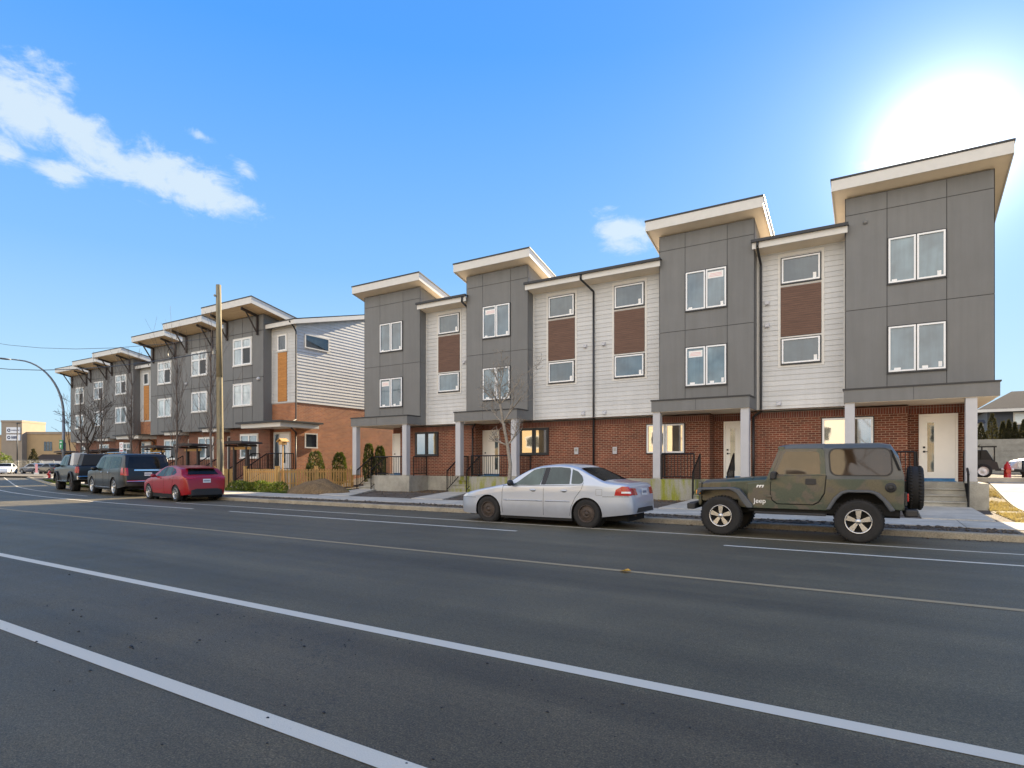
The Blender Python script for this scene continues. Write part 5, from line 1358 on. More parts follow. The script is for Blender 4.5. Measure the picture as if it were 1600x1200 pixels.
Pk.side('side_window', [(2.0, 1.34), (2.25, 1.76), (2.45, 1.84), (2.72, 1.86), (2.72, 1.34)], M['cglass'], PC); Pk.side('side_window', [(2.80, 1.34), (2.80, 1.86), (3.35, 1.84), (3.5, 1.36)], M['cglass'], PC)
Pk.topp('windscreen', 1.62, 2.2, lambda t: .92, M['cglassdark'], PC)
Pk.end('tail_lamp', [(.84, .98), (.84, 1.30), (.95, 1.30), (.96, .98)], M['red'], PC, .012, mirror=True)
Pk.side('tail_lamp', [(5.56, .98), (5.56, 1.30), (5.74, 1.30), (5.76, .98)], M['red'], PC, .010)
for a in Pk.axles:
    for sg in (-1, 1):
        b = MB(); prof = []
        vs, fs = [], []
        for k in range(21):
            th = math.pi*k/20
            for rr_, yy in ((.52, .99), (.60, 1.0), (.60, 1.06), (.52, 1.07)): vs.append((a+rr_*math.cos(th), sg*yy, .45+rr_*math.sin(th)))
        for k in range(20):
            for j in range(4): fs.append((4*k+j, 4*k+(j+1) % 4, 4*k+4+(j+1) % 4, 4*k+4+j))
        b.mesh(vs, fs, 0, True); b.build('wheel_flare', M['plastic'], PC, world=False); wheel(PC, a, sg*(.98-.15), .45, .31, M['steel'], 'five', .25, sg)
b = MB(); b.box(5.78, 5.98, -.95, .95, .62, .82); b.build('rear_bumper', M['chrome'], PC, world=False, bevel=.02)
b = MB(); b.box(1.6, 3.9, -1.06, -.98, .50, .54); b.build('step_bar', M['chrome'], PC, world=False)
for sg in (-1, 1): mirror(PC, 2.0, sg*1.0, 1.36, blackp, sg, 1.3)
place(PC, Pk, -39.7, 15.05, R(-11.5), .98)
def cargo(name, boxes, mt, label, cat):
    q = MB()
    c, s_ = math.cos(R(-11.5)), math.sin(R(-11.5))
    o = empty(name, PC.location.copy(), label, cat); o.rotation_euler = PC.rotation_euler
    for b in boxes: q.hexa(b[0], b[1])
    q.build('box', mt, o, world=False, bevel=.02); return o
cargo('pale_panel', [([(3.85, -.9, 1.36), (4.65, -.9, 1.36), (4.65, -.3, 1.36), (3.85, -.3, 1.36)], [(4.1, -.85, 2.02), (4.7, -.85, 2.02), (4.7, -.3, 2.02), (4.1, -.3, 2.02)])], M['trim'], 'pale grey slanted appliance box standing in the pickup bed', 'box')
cargo('dark_load', [([(4.75, -.75, 1.36), (5.7, -.75, 1.36), (5.7, .85, 1.36), (4.75, .85, 1.36)], [(4.8, -.6, 1.98), (5.65, -.6, 1.94), (5.65, .8, 1.94), (4.8, .8, 1.98)])], M['plastic'], 'dark covered load filling the rear of the pickup bed', 'load')

# ---- the camouflage off-roader ----------------------------------
def camo():
    m, t, b = principled('camouflage_paint')
    g = t.node('ShaderNodeTexCoord').outputs['Object']
    mp = t.node('ShaderNodeMapping', {'Vector': g, 'Scale': (1.0, 1.0, 1.25), 'Location': (3.1, 1.7, .4)}).outputs[0]
    n = t.noise(mp, 1.9, 3, .5, .4); n2 = t.noise(mp, 2.6, 3, .5, .3)
    c = t.mix(t.smooth(n, .44, .60), (.034, .052, .036, 1), (.085, .074, .045, 1))
    c = t.mix(t.smooth(n2, .55, .60), c, (.075, .065, .052, 1))
    f = t.noise(g, 40, 3, .6); c = t.mix(1, c, t.ramp(f, [(.3, (.85,)*3), (.7, (1.15,)*3)]), 'MULTIPLY')
    t.l.new(c, b.inputs['Base Color']); b.inputs['Roughness'].default_value = .38; b.inputs['Coat Weight'].default_value = .35; b.inputs['Coat Roughness'].default_value = .15
    return m
M['camo'] = camo(); M['flare'] = mat('faded_flare_plastic', (.075, .082, .092), .5, var=.08, vscale=4); M['hardtop'] = mat('dull_hardtop', (.070, .082, .092), .42, coat=.25, var=.12, vscale=3)
JP = empty('camouflage_off_roader', (-2.70, 12.22+.80, 0), 'boxy camouflage-painted off-road vehicle with hard top and spare wheel, parked at right', 'off-road vehicle')
W_ = .745            # half width of the tub
def jb(name, b, mt, parent=JP, bev=.012, **k): return b.build(name, mt, parent, world=False, bevel=bev, **k)
# tub side panels with wheel arch cut-outs (front axle x=0, rear axle x=2.373)
def archpts(cx, r, z, a0, a1, n=14): return [(cx+r*math.cos(R(a0+(a1-a0)*i/n)), z+r*math.sin(R(a0+(a1-a0)*i/n))*.95) for i in range(n+1)]
side_poly = [(.50, .56), (1.90, .56)]+[(1.93, .62), (2.02, .80), (2.14, .895), (2.60, .895), (2.74, .82), (2.86, .62)]+[(3.02, .60), (3.06, .66), (3.06, 1.14), (.86, 1.14), (.80, 1.08), (.50, 1.04)]
for sg in (-1, 1):
    b = MB(); a0, a1 = sorted((sg*W_, sg*(W_-.05))); b.prism(side_poly, 'y', a0, a1); jb('tub_side', b, M['camo'])
b = MB(); b.box(3.0, 3.06, -W_+.05, W_-.05, .60, 1.14); jb('tailgate', b, M['camo'])
b = MB(); b.box(.52, 3.0, -W_+.052, W_-.052, .50, .70); b.box(-.45, .56, -.42, .42, .45, .95); b.box(1.7, 3.0, -.5, .5, .45, 1.12); jb('underbody', b, M['under'], bev=0)
# cowl and hood (narrower at the nose)
def loftx(mb, secs, mi=0, sm=False):
    """secs: list of (x, [(y,z)...]) closed rings"""
    n = len(secs[0][1]); vs = []
    for x, ring in secs: vs += [(x, y, z) for y, z in ring]
    fs = []
    for i in range(len(secs)-1):
        for k in range(n): fs.append((i*n+k, i*n+(k+1) % n, (i+1)*n+(k+1) % n, (i+1)*n+k))
    fs += [tuple(range(n))[::-1], tuple((len(secs)-1)*n+k for k in range(n))]
    mb.mesh(vs, fs, mi, sm)
def ring(w, zb, zs, zt): return [(-w, zb), (-w, zs), (-w+.05, zs+(zt-zs)*.62), (-w+.16, zt-.008), (0, zt), (w-.16, zt-.008), (w-.05, zs+(zt-zs)*.62), (w, zs), (w, zb)]
b = MB(); loftx(b, [(-.43, ring(.50, .66, .99, 1.05)), (-.36, ring(.51, .66, 1.03, 1.095)), (.58, ring(.66, .72, 1.09, 1.165))]); jb('bonnet', b, M['camo'], fixn=True)
b = MB(); loftx(b, [(.586, ring(.665, .60, 1.095, 1.17)), (.90, ring(.735, .58, 1.12, 1.19))]); jb('cowl', b, M['camo'], fixn=True)
b = MB(); b.hexa([(.30, -.62, .56), (.88, -W_+.004, .56), (.88, W_-.004, .56), (.30, .62, .56)], [(.30, -.60, 1.07), (.88, -W_+.004, 1.12), (.88, W_-.004, 1.12), (.30, .60, 1.07)]); jb('cowl_side', b, M['camo'])
b = MB(); b.box(-.50, -.432, -.53, .53, .56, 1.045); g_ = jb('grille', b, M['camo'], bev=.03)
b = MB()
for k in range(7): yy = -.24+k*.08; b.box(-.506, -.498, yy-.018, yy+.018, .66, .90)
jb('grille_slots', b, M['under'], g_, bev=0)
for sg in (-1, 1):
    b = MB(); b.lathe([(0, -.03), (.06, -.025), (.085, 0)], (-.50, sg*.39, .80), 'x', 18); jb('headlamp', b, M['clear'], bev=0)
# front fender tops and flares
fender = [(-.47, .80), (-.45, .93), (.22, .955), (.36, .92), (.48, .78), (.60, .62), (.60, .56), (.50, .56), (.40, .68), (.30, .84), (.18, .905), (-.36, .885), (-.44, .78)]
rflare = [(1.86, .58), (1.98, .80), (2.10, .915), (2.20, .945), (2.58, .945), (2.70, .90), (2.84, .74), (2.93, .60), (2.85, .58), (2.74, .76), (2.62, .875), (2.54, .90), (2.22, .90), (2.13, .87), (2.03, .76), (1.93, .58)]
for sg in (-1, 1):
    a0, a1 = sorted((sg*.50, sg*.80)); b = MB(); b.prism(fender, 'y', a0, a1); jb('front_wing_flare', b, M['flare'], bev=.018)
    a0, a1 = sorted((sg*(W_-.01), sg*.83)); b = MB(); b.prism(rflare, 'y', a0, a1); jb('rear_flare', b, M['flare'], bev=.018)
    b = MB(); a0, a1 = sorted((sg*.70, sg*.79)); b.box(-.482, -.40, a0, a1, .80, .895); jb('turn_signal', b, M['amber'], bev=.02)
    b = MB(); a0, a1 = sorted((sg*.62, sg*.76)); b.box(.62, 1.86, a0, a1, .455, .50); jb('side_step', b, M['plastic'], bev=.012)
    b = MB(); a0, a1 = sorted((sg*.55, sg*.72)); b.box(3.062, 3.10, a0, a1, .68, .92); jb('tail_lamp_housing', b, M['plastic'], bev=.01)
    b = MB(); b.box(3.10, 3.125, a0+.01, a1-.01, .76, .90); jb('tail_lamp', b, M['red'], bev=.01)
# bumpers
b = MB(); b.box(-.66, -.52, -.62, .62, .50, .63); b.box(-.66, -.50, -.80, -.62, .50, .62); b.box(-.66, -.50, .62, .80, .50, .62); jb('front_bumper', b, M['plastic'], bev=.02)
b = MB(); b.box(3.08, 3.26, -.74, -.40, .50, .62); b.box(3.08, 3.26, .40, .74, .50, .62); b.box(3.06, 3.16, -.6, .6, .48, .60); jb('rear_bumper', b, M['plastic'], bev=.02)
b = MB(); b.tube([(-.62, -.3, .58), (-.70, -.3, .56)], .03, 8); b.tube([(-.62, .3, .58), (-.70, .3, .56)], .03, 8); jb('tow_hook', b, M['plastic'], bev=0)
# windscreen frame
def slab(mb, p0, p1, w0, w1, t):
    (x0, z0), (x1, z1) = p0, p1
    mb.hexa([(x0, -w0, z0), (x0+t, -w0, z0), (x0+t, w0, z0), (x0, w0, z0)], [(x1, -w1, z1), (x1+t, -w1, z1), (x1+t, w1, z1), (x1, w1, z1)])
b = MB()
for sg in (-1, 1):
    b.hexa([(.83, sg*.715-.035, 1.10), (.91, sg*.715-.035, 1.10), (.91, sg*.715+.025, 1.10), (.83, sg*.715+.025, 1.10)], [(1.06, sg*.68-.03, 1.70), (1.14, sg*.68-.03, 1.70), (1.14, sg*.68+.025, 1.70), (1.06, sg*.68+.025, 1.70)])
b.box(1.04, 1.16, -.70, .70, 1.69, 1.745); jb('windscreen_frame', b, M['camo'])
b = MB(); b.hexa([(.865, -.68, 1.15), (.875, -.68, 1.15), (.875, .68, 1.15), (.865, .68, 1.15)], [(1.08, -.65, 1.69), (1.09, -.65, 1.69), (1.09, .65, 1.69), (1.08, .65, 1.69)]); jb('windscreen', b, M['cglass'], bev=0)
# hard top: one shell with raised roof, slanted tail
def hring(w, z, zt): return [(-w, 1.14), (-w, 1.20), (-w+.035*(zt-1.14)/.6-.0, z), (-w+.10, zt-.02), (-w+.22, zt), (0, zt+.008), (w-.22, zt), (w-.10, zt-.02), (w-.035*(zt-1.14)/.6, z), (w, 1.20), (w, 1.14)]
b = MB()
loftx(b, [(1.80, hring(.735, 1.70, 1.79)), (2.70, hring(.735, 1.70, 1.79)), (2.86, hring(.73, 1.68, 1.76)), (2.98, hring(.725, 1.50, 1.56)), (3.06, hring(.72, 1.18, 1.21))]); jb('hard_top', b, M['hardtop'], bev=.02, fixn=True)
b = MB(); loftx(b, [(1.05, [(-.69, 1.70), (-.64, 1.755), (0, 1.765), (.64, 1.755), (.69, 1.70)]), (1.25, [(-.69, 1.70), (-.64, 1.785), (0, 1.795), (.64, 1.785), (.69, 1.70)]), (1.84, [(-.70, 1.70), (-.64, 1.79), (0, 1.80), (.64, 1.79), (.70, 1.70)])]); jb('roof_front', b, M['hardtop'], bev=.012, fixn=True)
def yl(z, w=.735): return w-.035*(max(z, 1.14)-1.14)/.6*1.07
def rrect(x0, x1, z0, z1, r, n=5, skew=0):
    pts = []
    for cx, cz, a in ((x1-r, z0+r, -90), (x1-r, z1-r, 0), (x0+r, z1-r, 90), (x0+r, z0+r, 180)):
        for k in range(n+1): th = R(a+90*k/n); pts.append((cx+r*math.cos(th), cz+r*math.sin(th)))
    return [(x+skew*(z-z0), z) for x, z in pts]
def sidepanel(name, poly, mt, t0, t1, parent=JP, wf=yl, sides=(-1, 1), bev=0):
    for sg in sides:
        n = len(poly); vs = [(x, sg*(wf(z)+t0), z) for x, z in poly]+[(x, sg*(wf(z)+t1), z) for x, z in poly]
        fs = [tuple(range(n)), tuple(range(2*n-1, n-1, -1))]+[(i, (i+1) % n, n+(i+1) % n, n+i) for i in range(n)]
        b = MB(); b.mesh(vs, fs); o = b.build(name, mt, parent, world=False, bevel=bev, fixn=True)
    return o
sidepanel('quarter_window_seal', rrect(1.92, 2.90, 1.195, 1.70, .12, skew=-.06), M['plastic'], -.01, .006)
sidepanel('quarter_window', rrect(1.945, 2.875, 1.215, 1.68, .11, skew=-.06), M['cglassgold'], 0, .012)
b = MB()
for sg in (-1, 1): b.hexa([(2.97, sg*.73-.004, 1.30), (3.01, sg*.72-.004, 1.30), (3.01, sg*.72+.004, 1.30), (2.97, sg*.73+.004, 1.30)], [(2.84, sg*.695-.004, 1.66), (2.88, sg*.69-.004, 1.66), (2.88, sg*.69+.004, 1.66), (2.84, sg*.695+.004, 1.66)])
jb('tail_vent', b, M['under'], bev=0)
b = MB(); b.hexa([(3.035, -.58, 1.24), (3.05, -.58, 1.24), (3.05, .58, 1.24), (3.035, .58, 1.24)], [(2.95, -.52, 1.62), (2.965, -.52, 1.62), (2.965, .52, 1.62), (2.95, .52, 1.62)]); jb('rear_window', b, M['cglassdark'], bev=0)
# doors
flat = lambda z: W_
door = [(.93, 1.20), (.92, .86), (.95, .73), (1.04, .66), (1.64, .66), (1.74, .72), (1.83, .88), (1.86, 1.20)]
dseam = [(x+(-.012 if x < 1.2 else .012), z-(.012 if z < 1.1 else 0)) for x, z in door]
sidepanel('door_gap', dseam, M['under'], -.02, .004, wf=flat); 
for sg in (-1,): pass
sidepanel('door', door, M['camo'], -.02, .020, wf=flat, bev=.008)
upper = [(.94, 1.20), (1.12, 1.685), (1.15, 1.70), (1.78, 1.70), (1.83, 1.66), (1.86, 1.20)]
sidepanel('door_window_frame', upper, M['camo'], -.02, .010, bev=.006)
sidepanel('door_window', [(1.01, 1.225), (1.15, 1.60), (1.19, 1.645), (1.70, 1.645), (1.75, 1.60), (1.77, 1.225)], M['cglassgold'], 0, .014)
sidepanel('door_handle', rrect(1.52, 1.70, 1.03, 1.14, .02), M['plastic'], .015, .034, wf=flat, bev=.004)
for sg in (-1, 1):
    b = MB(); b.hexa([(.92, sg*.82-.09, 1.12), (1.02, sg*.82-.09, 1.12), (1.02, sg*.82+.08, 1.12), (.92, sg*.82+.08, 1.12)], [(.94, sg*.82-.09, 1.27), (1.04, sg*.82-.09, 1.27), (1.04, sg*.82+.08, 1.27), (.94, sg*.82+.08, 1.27)]); jb('door_mirror', b, M['plastic'], bev=.025)
    b = MB(); b.lathe([(0, sg*.012), (.045, sg*.014), (.05, 0), (.085, 0), (.085, sg*.018), (.05, sg*.02)], (2.86, sg*W_, 1.0), 'y', 20) if sg < 0 else None
    if sg < 0: jb('fuel_filler', b, M['plastic'], bev=0)
b = MB()
for sg in (-1, 1):
    for zz in (1.09, .80): b.box(.84, .94, sg*(W_+.022)-.012, sg*(W_+.022)+.012, zz-.02, zz+.02)
    b.box(-.30, -.26, sg*.52-.02, sg*.52+.02, .96, 1.02); 
jb('hinge', b, M['camo'], bev=.004)
b = MB(); b.tube([(.20, -.5, .98), (.20, -.5, .981)], .01, 4)
text_mesh('maker_lettering', 'Jeep', .13, M['mark'], JP, Matrix.Translation((.725, -W_-.003, .70)) @ Matrix.Rotation(R(90), 4, 'X'), False, .003)
dm = MB()
for x0 in (.66, .71, .76): dm.prism([(x0, .96), (x0+.022, .96), (x0+.045, 1.01), (x0+.022, 1.01)], 'y', -W_-.005, -W_+.001)
dm.prism([(.67, .985), (.80, 1.0), (.80, 1.012), (.67, .997)], 'y', -W_-.006, -W_+.001); jb('bonnet_decal', dm, M['mark'], bev=0)
for a in (0, 2.373):
    for sg in (-1, 1): wheel(JP, a, sg*(.80-.13), .385, .26, M['rim'], 'alloy', .215, sg)
b = MB(); b.cone((0, -.6, .385), (0, .6, .385), .05, .05, 8); b.cone((2.373, -.6, .385), (2.373, .6, .385), .06, .06, 8); b.ball((2.373, 0, .385), .14, 10, 8); jb('axles', b, M['under'], bev=0)
# spare wheel on the tailgate
t = MB(); h = .125; rr = .2; R_ = .385
t.lathe([(0, -h*.5), (rr, -h*.8), (R_*.86, -h), (R_*.95, -h*.93), (R_, -h*.7), (R_, h*.7), (R_*.95, h*.93), (R_*.86, h), (rr, h*.8), (0, h*.6)], (3.24, .0, .98), 'x', 36)
for k in range(40):
    a = 2*math.pi*k/40
    for q in (-1, 1): t.ball((3.24+q*h*.55, R_*math.cos(a+q*.03), .98+R_*math.sin(a+q*.03)), .02, 4, 3, 0, (1.6, 1, 1))
sp = t.build('spare_wheel', M['tyre'], JP, world=False)
b = MB(); b.box(3.06, 3.14, -.12, .12, .85, 1.1); jb('spare_carrier', b, M['plastic'])
# seats glimpsed and steering wheel are behind reflective glass; radio aerial
b = MB(); b.tube([(.60, .68, 1.1), (.62, .70, 1.9)], .004, 4); jb('aerial', b, M['under'], bev=0)
# ------------------------------------------------------------------ far left: stucco store, parked cars
M['stucco'] = mat('tan_stucco', (.46, .31, .16), .85, var=.06, vscale=.6)
M['stuccod'] = mat('grey_brown_stucco', (.34, .27, .20), .85, var=.06, vscale=.6)
def uv2(u, d):      # point on the ground d metres deep seen under azimuth u (set-out helper for far things)
    t = (u-800)/928; return (d*(-math.sin(YAW)+t*math.cos(YAW)), d*(math.cos(YAW)+t*math.sin(YAW)))
ax, ay = uv2(-60, 150); bx2, by2 = uv2(175, 150)
ang = math.atan2(by2-ay, bx2-ax)
ST = empty('store_building', (ax, ay, 0), 'tan stucco store building with a sign tower at the far left', 'store', rz=ang)
Lt = math.hypot(bx2-ax, by2-ay)
def px2(u): return Lt*(u+60)/235
b = MB(); b.box(px2(42), Lt+6, 0, 20, -.1, 9.6); b.box(0, px2(10), 0, 20, -.1, 8.8); b.build('wall', M['stucco'], ST, world=False)
b = MB(); b.box(px2(42), Lt+6, -.15, 0, 9.1, 9.7); b.box(0, px2(10), -.12, 0, 8.4, 8.95); b.build('cornice', M['stuccod'], ST, world=False)
b = MB(); b.box(px2(10), px2(42), -1.5, 6, -.1, 12.2); b.box(px2(9.6), px2(42.4), -1.6, 6.1, 12.0, 12.5); b.build('sign_tower', M['stuccod'], ST, world=False)
for zc in (10.0, 8.2):
    b = MB(); b.box(px2(19), px2(40), -1.75, -1.5, zc-.75, zc+.75); sg_ = b.build('sign_panel', M['mark'], ST, world=False)
    b = MB()
    b.lathe([(.2, 0), (.42, 0)], (px2(23), -1.78, zc), 'y', 14)
    for k in range(6 if zc > 9 else 5): b.box(px2(27+k*2.1), px2(28.4+k*2.1), -1.79, -1.76, zc-(.12 if zc > 9 else .32), zc+(.12 if zc > 9 else .32))
    b.build('sign_mark', M['ink'], sg_, world=False)
for k in range(3):
    b = MB(); b.box(px2(69+k*4.4), px2(72.6+k*4.4), -.08, 0, 4.9, 7.2); b.build('window', M['glassE'], ST, world=False)
b = MB(); b.box(px2(95), px2(103), -.08, 0, 4.9, 7.0); b.build('window', M['glassE'], ST, world=False)
b = MB(); b.prism([(-4, 2.3), (0, 4.0), (0, 2.3)], 'x', px2(66), px2(125)); b.build('awning_roof', M['bracket'], ST, world=False)
b = MB(); b.box(px2(64), px2(118), -4.2, -4, .0, 2.3); b.build('low_front_wall', M['trim'], ST, world=False)
for (u, d, h, w) in ((10, 120, 3.2, 1.3), (2, 118, 3.6, 1.5), (52, 125, 4.4, 1.3)):
    x, y = uv2(u, d); shrub('store_shrub', x, y, .1, (w, w, h), 700, .35, int(u)+90, {10: 'round golden shrub before the store, right of the white car', 2: 'round golden shrub at the left picture edge', 52: 'dark cone-shaped shrub before the store'}[u], 'hedge' if u < 20 else 'conif', 'cone' if u > 20 else 'ell')
x, y = uv2(27, 110); T_ = empty('parking_lamp', (x, y, .1), 'thin parking lot lamp pole in front of the store sign tower', 'street lamp')
b = MB(); b.cone((x, y, 0), (x, y, 9), .12, .09, 8); b.build('lamp_post', M['dark'], T_)
b = MB(); b.box(x-.1, x+.9, y-.2, y+.2, 9, 9.15); b.build('lamp_head', M['dark'], T_)
g = MB(); P = [uv2(-120, 70), uv2(82, 62), uv2(110, 150), uv2(-200, 150)]
g.face([(p[0], p[1], .17) for p in P]); tag(g.build('parking_lot', M['land']), kind='structure')
# low chain-link fence and far cars
C2 = Car(4.5, [(0, .5), (.1, .7), (1.2, .95), (1.9, 1.38), (2.8, 1.43), (3.4, 1.3), (4.0, 1.0), (4.4, .95), (4.5, .6)], [(0, .42), (.3, .7), (1.3, .88), (3.8, .92), (4.4, .8), (4.5, .5)],
         [(0, .6), (.3, .82), (1, .87), (3.6, .87), (4.3, .8), (4.5, .65)], [(0, .22), (4.5, .25)], .44, (.9, 3.55), .32, .37)
def farcar(loc, ang, paint, label, group=None):
    o = empty('parked_car', (loc[0], loc[1], loc[2]), label, 'car', group, ang)
    C2.body(o, paint)
    C2.side('side_window', [(1.65, .95), (2.1, 1.3), (2.5, 1.35), (3.05, 1.3), (3.6, .98)], M['cglassdark'], o)
    C2.topp('windscreen', 1.35, 1.95, lambda t: .92, M['cglassdark'], o); C2.topp('rear_window', 3.4, 3.95, lambda t: .9, M['cglassdark'], o)
    C2.end('tail_lamp', [(.45, .7), (.45, .82), (.72, .82), (.76, .7)], M['red'], o, .012, mirror=True); C2.end('headlamp', [(.4, .58), (.4, .68), (.65, .68), (.68, .58)], M['clear'], o, .012, rear=False, mirror=True)
    for a in C2.axles:
        for sg in (-1, 1): wheel(o, a, sg*.77, .32, .2, M['rim'], 'five', .2, sg)
    return o
whitep = carpaint('white_paint', (.75, .75, .75), 0, .3); greyp = carpaint('grey_paint', (.12, .13, .16), .5, .3); 
x, y = uv2(2, 78); farcar((x, y, .16), R(150), whitep, 'white saloon car parked at the far left picture edge')
x, y = uv2(38, 84); farcar((x, y, .16), R(12), greyp, 'grey saloon car parked between the white car and the lamp post')
x, y = uv2(66, 82); farcar((x, y, .16), R(5), blackp, 'dark saloon car parked just left of the lamp post')
x, y = uv2(57, 76); H_ = empty('pink_post', (x, y, .1), 'small pinkish red marker post beside the dark parked cars', 'post')
b = MB(); b.box(x-.1, x+.1, y-.1, y+.1, .1, 1.5); b.build('post', M['pink'], H_); b = MB(); b.box(x-.2, x+.2, y-.2, y+.2, .1, .4); b.build('foot', M['trim'], H_)
FN = empty('chain_link_fence', (*uv2(-10, 88), .1), 'low grey chain-link fence behind the far parked cars', 'fence')
p0, p1 = Vector((*uv2(-60, 92), 0)), Vector((*uv2(84, 88), 0))
for k in range(9):
    p = p0.lerp(p1, k/8); b = MB(); b.cone((p.x, p.y, .1), (p.x, p.y, 2.1), .05, .05, 6); b.build('post', M['concrete'], FN)
b = MB(); b.cone((p0.x, p0.y, 2.08), (p1.x, p1.y, 2.08), .035, .035, 6)
for k in range(120): 
    p = p0.lerp(p1, k/120); q = p0.lerp(p1, (k+1)/120)
    for z in (.2, .8, 1.4): b.cone((p.x, p.y, z), (q.x, q.y, z+.6), .008, .008, 3, caps=False); b.cone((p.x, p.y, z+.6), (q.x, q.y, z), .008, .008, 3, caps=False)
b.build('mesh', M['concrete'], FN)

# ------------------------------------------------------------------ right background
M['navy'] = mat('dark_blue_siding', (.055, .065, .085), .7, var=.05, vscale=1)
HX, HY = 7.3, 62
HS = empty('dark_house', (HX+7, HY+4, .8), 'dark blue two-storey house with hip roof beyond the conifer hedge', 'house')
b = MB(); b.box(HX+.2, HX+9, HY, HY+9, .7, 5.8)
z = 1.0
while z < 5.7: b.box(HX+.19, HX+9.01, HY-.02, HY, z, z+.16); z += .2
b.build('wall', M['navy'], HS)
b = MB(); b.mesh([(HX-.6, HY-.7, 5.87), (HX+9.6, HY-.7, 5.87), (HX+9.6, HY+10, 5.87), (HX-.6, HY+10, 5.87), (HX+2.4, HY+4.6, 7.75), (HX+3.6, HY+4.6, 7.75)], [(0, 1, 5, 4), (1, 2, 5), (2, 3, 4, 5), (3, 0, 4), (3, 2, 1, 0)]); rf = b.build('roof', M['shingle'], HS)
b = MB(); b.box(HX-.7, HX+9.7, HY-.82, HY-.72, 5.66, 5.88); b.build('gutter', M['trim'], rf)
for (a, z0, z1, w) in ((HX+1.95, 4.75, 5.5, 1.3),):
    b = MB(); b.box(a-.12, a+w+.12, HY-.06, HY-.021, z0-.12, z1+.12); w_ = b.build('window', M['trim'], HS); b = MB(); b.box(a, a+w, HY-.075, HY-.061, z0, z1); b.build('pane', M['blind'], w_)
WS = empty('white_outbuilding', (0, 60, .8), 'low white outbuilding glimpsed beside the last porch column', 'shed')
b = MB(); b.box(-2, 7.0, 60, 60.9, .7, 4.7); b.build('wall', M['trim'], WS); b = MB(); b.prism([(59.6, 4.7), (61.2, 4.7), (60.4, 5.0)], 'x', -2.4, 7.1); b.build('roof', M['shingle'], WS)
RW = MB(); RW.box(1, 40, 48, 48.4, .5, 3.0); 
for i in range(6): RW.box(1, 40, 47.97, 48, .75+i*.38, .75+i*.38+.36)
RWO = tag(RW.build('retaining_wall', M['concrete']), 'long grey block retaining wall under the conifer hedge', 'wall')
g = MB(); g.face([(1, 48.4, 2.9), (60, 48.4, 2.9), (60, 120, 2.9), (1, 120, 2.9)]); tag(g.build('terrace_ground', M['drygrass']), kind='structure')
con = [(5.7, 50, 1.25, .27), (6.3, 50, 1.8, .40), (6.85, 50, 1.25, .24), (7.15, 50, 1.35, .24), (7.45, 50, 1.2, .22), (7.9, 50, 1.35, .30), (8.5, 50, 1.35, .3)]
names = ['conifer half hidden by the last porch column', 'tallest conifer of the hedge, before the dark house wall', 'slim conifer right of the tallest one', 'third conifer right of the tallest, above the hydrant', 'small conifer under the white house window', 'conifer at the right picture edge', 'last conifer of the hedge outside the edge']
for (x, y, h, w), nm in zip(con, names): shrub('hedge_conifer', x, y, 2.9, (w, w, h), 1200, .10, int(x*10), nm, 'conif', 'cone', 'conifer', 'conifers along the retaining wall')
# drooping evergreen near the last column
shrub('evergreen_tree', 2.6, 43, .8, (2.3, 2.3, 9.5), 4200, .34, 300, 'dark evergreen tree seen under the last porch canopy', 'conif', 'cone', 'tree')
# vehicles behind the building
silver2 = carpaint('light_silver_paint', (.60, .62, .66), .4, .25)
o = farcar((5.25, 37.2, .86), R(0), silver2, 'light silver car parked beyond the hydrant at the right edge')
TR = empty('utility_trailer', (3.6, 31.5, .85), 'dark utility trailer with pale wheel beside the last porch column', 'trailer')
b = MB(); b.hexa([(2.2, 30.7, 1.2), (4.1, 30.7, 1.2), (4.1, 32.4, 1.2), (2.2, 32.4, 1.2)], [(2.2, 30.7, 2.0), (3.7, 30.7, 2.0), (3.7, 32.4, 2.0), (2.2, 32.4, 2.0)]); b.build('bed', M['black'], TR, bevel=.03)
b = MB()
for xx in (2.3, 2.9, 3.5, 3.9): b.box(xx, xx+.05, 30.62, 30.66, 1.2, 2.15)
b.box(2.3, 4.0, 30.61, 30.66, 2.1, 2.16); b.hexa([(4.1, 31.2, 1.15), (5.1, 31.4, 1.1), (5.1, 31.6, 1.1), (4.1, 31.8, 1.15)], [(4.1, 31.2, 1.25), (5.1, 31.4, 1.2), (5.1, 31.6, 1.2), (4.1, 31.8, 1.25)]); b.cone((4.95, 31.5, .85), (4.95, 31.5, 1.6), .04, .04, 8); b.build('side_frame', M['black'], TR)
b = MB(); b.prism([(3.05, 1.2), (3.1, 1.50), (3.3, 1.6), (3.75, 1.6), (3.98, 1.5), (4.05, 1.2)], 'y', 30.35, 30.6); b.build('mudguard', M['plastic'], TR)
for yy, sg in ((30.4, -1), (32.6, 1)):
    t = MB(); c = (3.54, yy, 1.14); t.lathe([(.17, -.09), (.25, -.1), (.29, -.06), (.29, .06), (.25, .1), (.17, .09)], c, 'y', 24); w_ = t.build('tyre', M['tyre'], TR)
    t = MB(); t.lathe([(0, sg*.1), (.05, sg*.1), (.08, sg*.06), (.15, sg*.06), (.18, sg*.1)], c, 'y', 20); t.build('rim', M['pvc'], w_)
g = MB(); g.box(2.9, 30, 27.6, 27.8, .5, .93); tag(g.build('kerb', M['walk']), kind='structure')
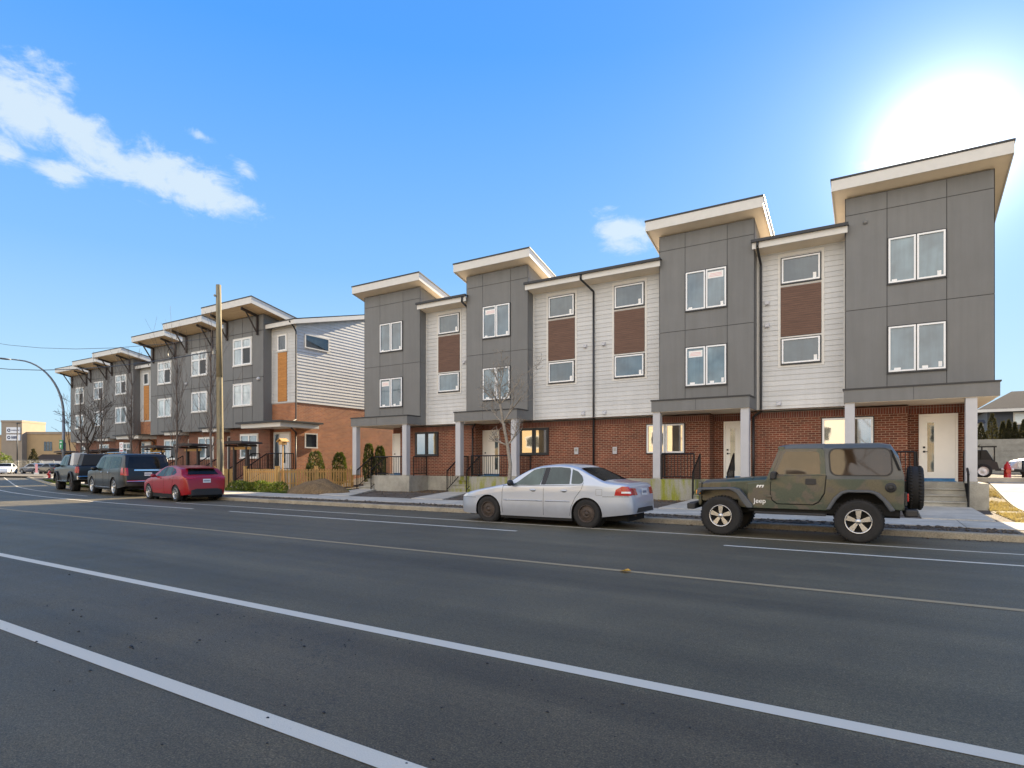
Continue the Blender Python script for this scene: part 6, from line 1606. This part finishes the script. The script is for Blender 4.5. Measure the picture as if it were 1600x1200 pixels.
# ------------------------------------------------------------------ the far side of the street, mirrored in the windows
M['cream'] = mat('cream_siding', (.62, .50, .34), .7, var=.05); M['tan'] = mat('tan_siding', (.50, .36, .20), .7, var=.05); M['pale'] = mat('pale_siding', (.66, .60, .50), .7, var=.05)
for i, (x, w, mt, lb) in enumerate(((-40, 12, 'tan', 'tan gabled house across the street, farthest along'), (-24, 12, 'cream', 'cream gabled house across the street, second along'), (-8, 12, 'pale', 'pale gabled house straight across the street'), (8, 12, 'cream', 'cream gabled house across the street, nearest the corner'))):
    y = -19
    Hh = empty('gabled_house', (x, y, .1), lb, 'house')
    b = MB(); b.box(x-w/2, x+w/2, y-9, y, .0, 6.6); b.prism([(x-w/2, 6.6), (x+w/2, 6.6), (x, 9.8)], 'y', y-8.98, y-.02); b.build('wall', M[mt], Hh)
    b = MB()
    for s_ in (-1, 1): b.hexa([(x+s_*(w/2+.5), y-9.4, 6.3), (x+s_*(w/2+.5), y+.4, 6.3), (x, y+.4, 9.82), (x, y-9.4, 9.82)], [(x+s_*(w/2+.5), y-9.4, 6.5), (x+s_*(w/2+.5), y+.4, 6.5), (x, y+.4, 10.04), (x, y-9.4, 10.04)])
    b.build('roof', M['shingle'], Hh, fixn=True)
    for (a, z) in ((-4, 3.6), (-.8, 3.6), (2.4, 3.6), (-4, 1), (2.4, 1)):
        b = MB(); b.box(x+a-.1, x+a+1.7, y, y+.05, z-.1, z+1.4); w_ = b.build('window', M['trim'], Hh); b = MB(); b.box(x+a, x+a+1.6, y+.05, y+.06, z, z+1.3); b.build('pane', M['glassE'], w_)
    b = MB(); b.box(x-.9, x+.1, y, y+.05, .1, 2.3); b.build('door', M['bracket'], Hh)
for i, (x, y, h) in enumerate(((-31, -13, 6), (-15.5, -18, 7.5), (0.5, -17, 6.5), (-47, -17, 7), (17, -18, 7))):
    bare_tree(x, y, .1, [(0, 0, 0), (0, 0, h*.3), (.1, 0, h*.55)], [(1, (1, 0, 1), h*.3), (2, (-1, 0, 1), h*.35), (2, (.4, .6, 1), h*.35), (2, (.8, -.5, 1), h*.3), (1, (-1, .3, .9), h*.3)],
              ['bare tree across the street, farthest along', 'tall bare tree between two houses across the street', 'bare tree across the street near the camera', 'bare tree at the end of the opposite pavement', 'bare tree at the corner across the street'][i], 200+i, 'barkdark', depth=2, r0=.16, minr=.02)
for c_ in list(D.objects):
    if c_.type == 'MESH' and len(c_.data.polygons) == 0: print('EMPTY MESH', c_.name)
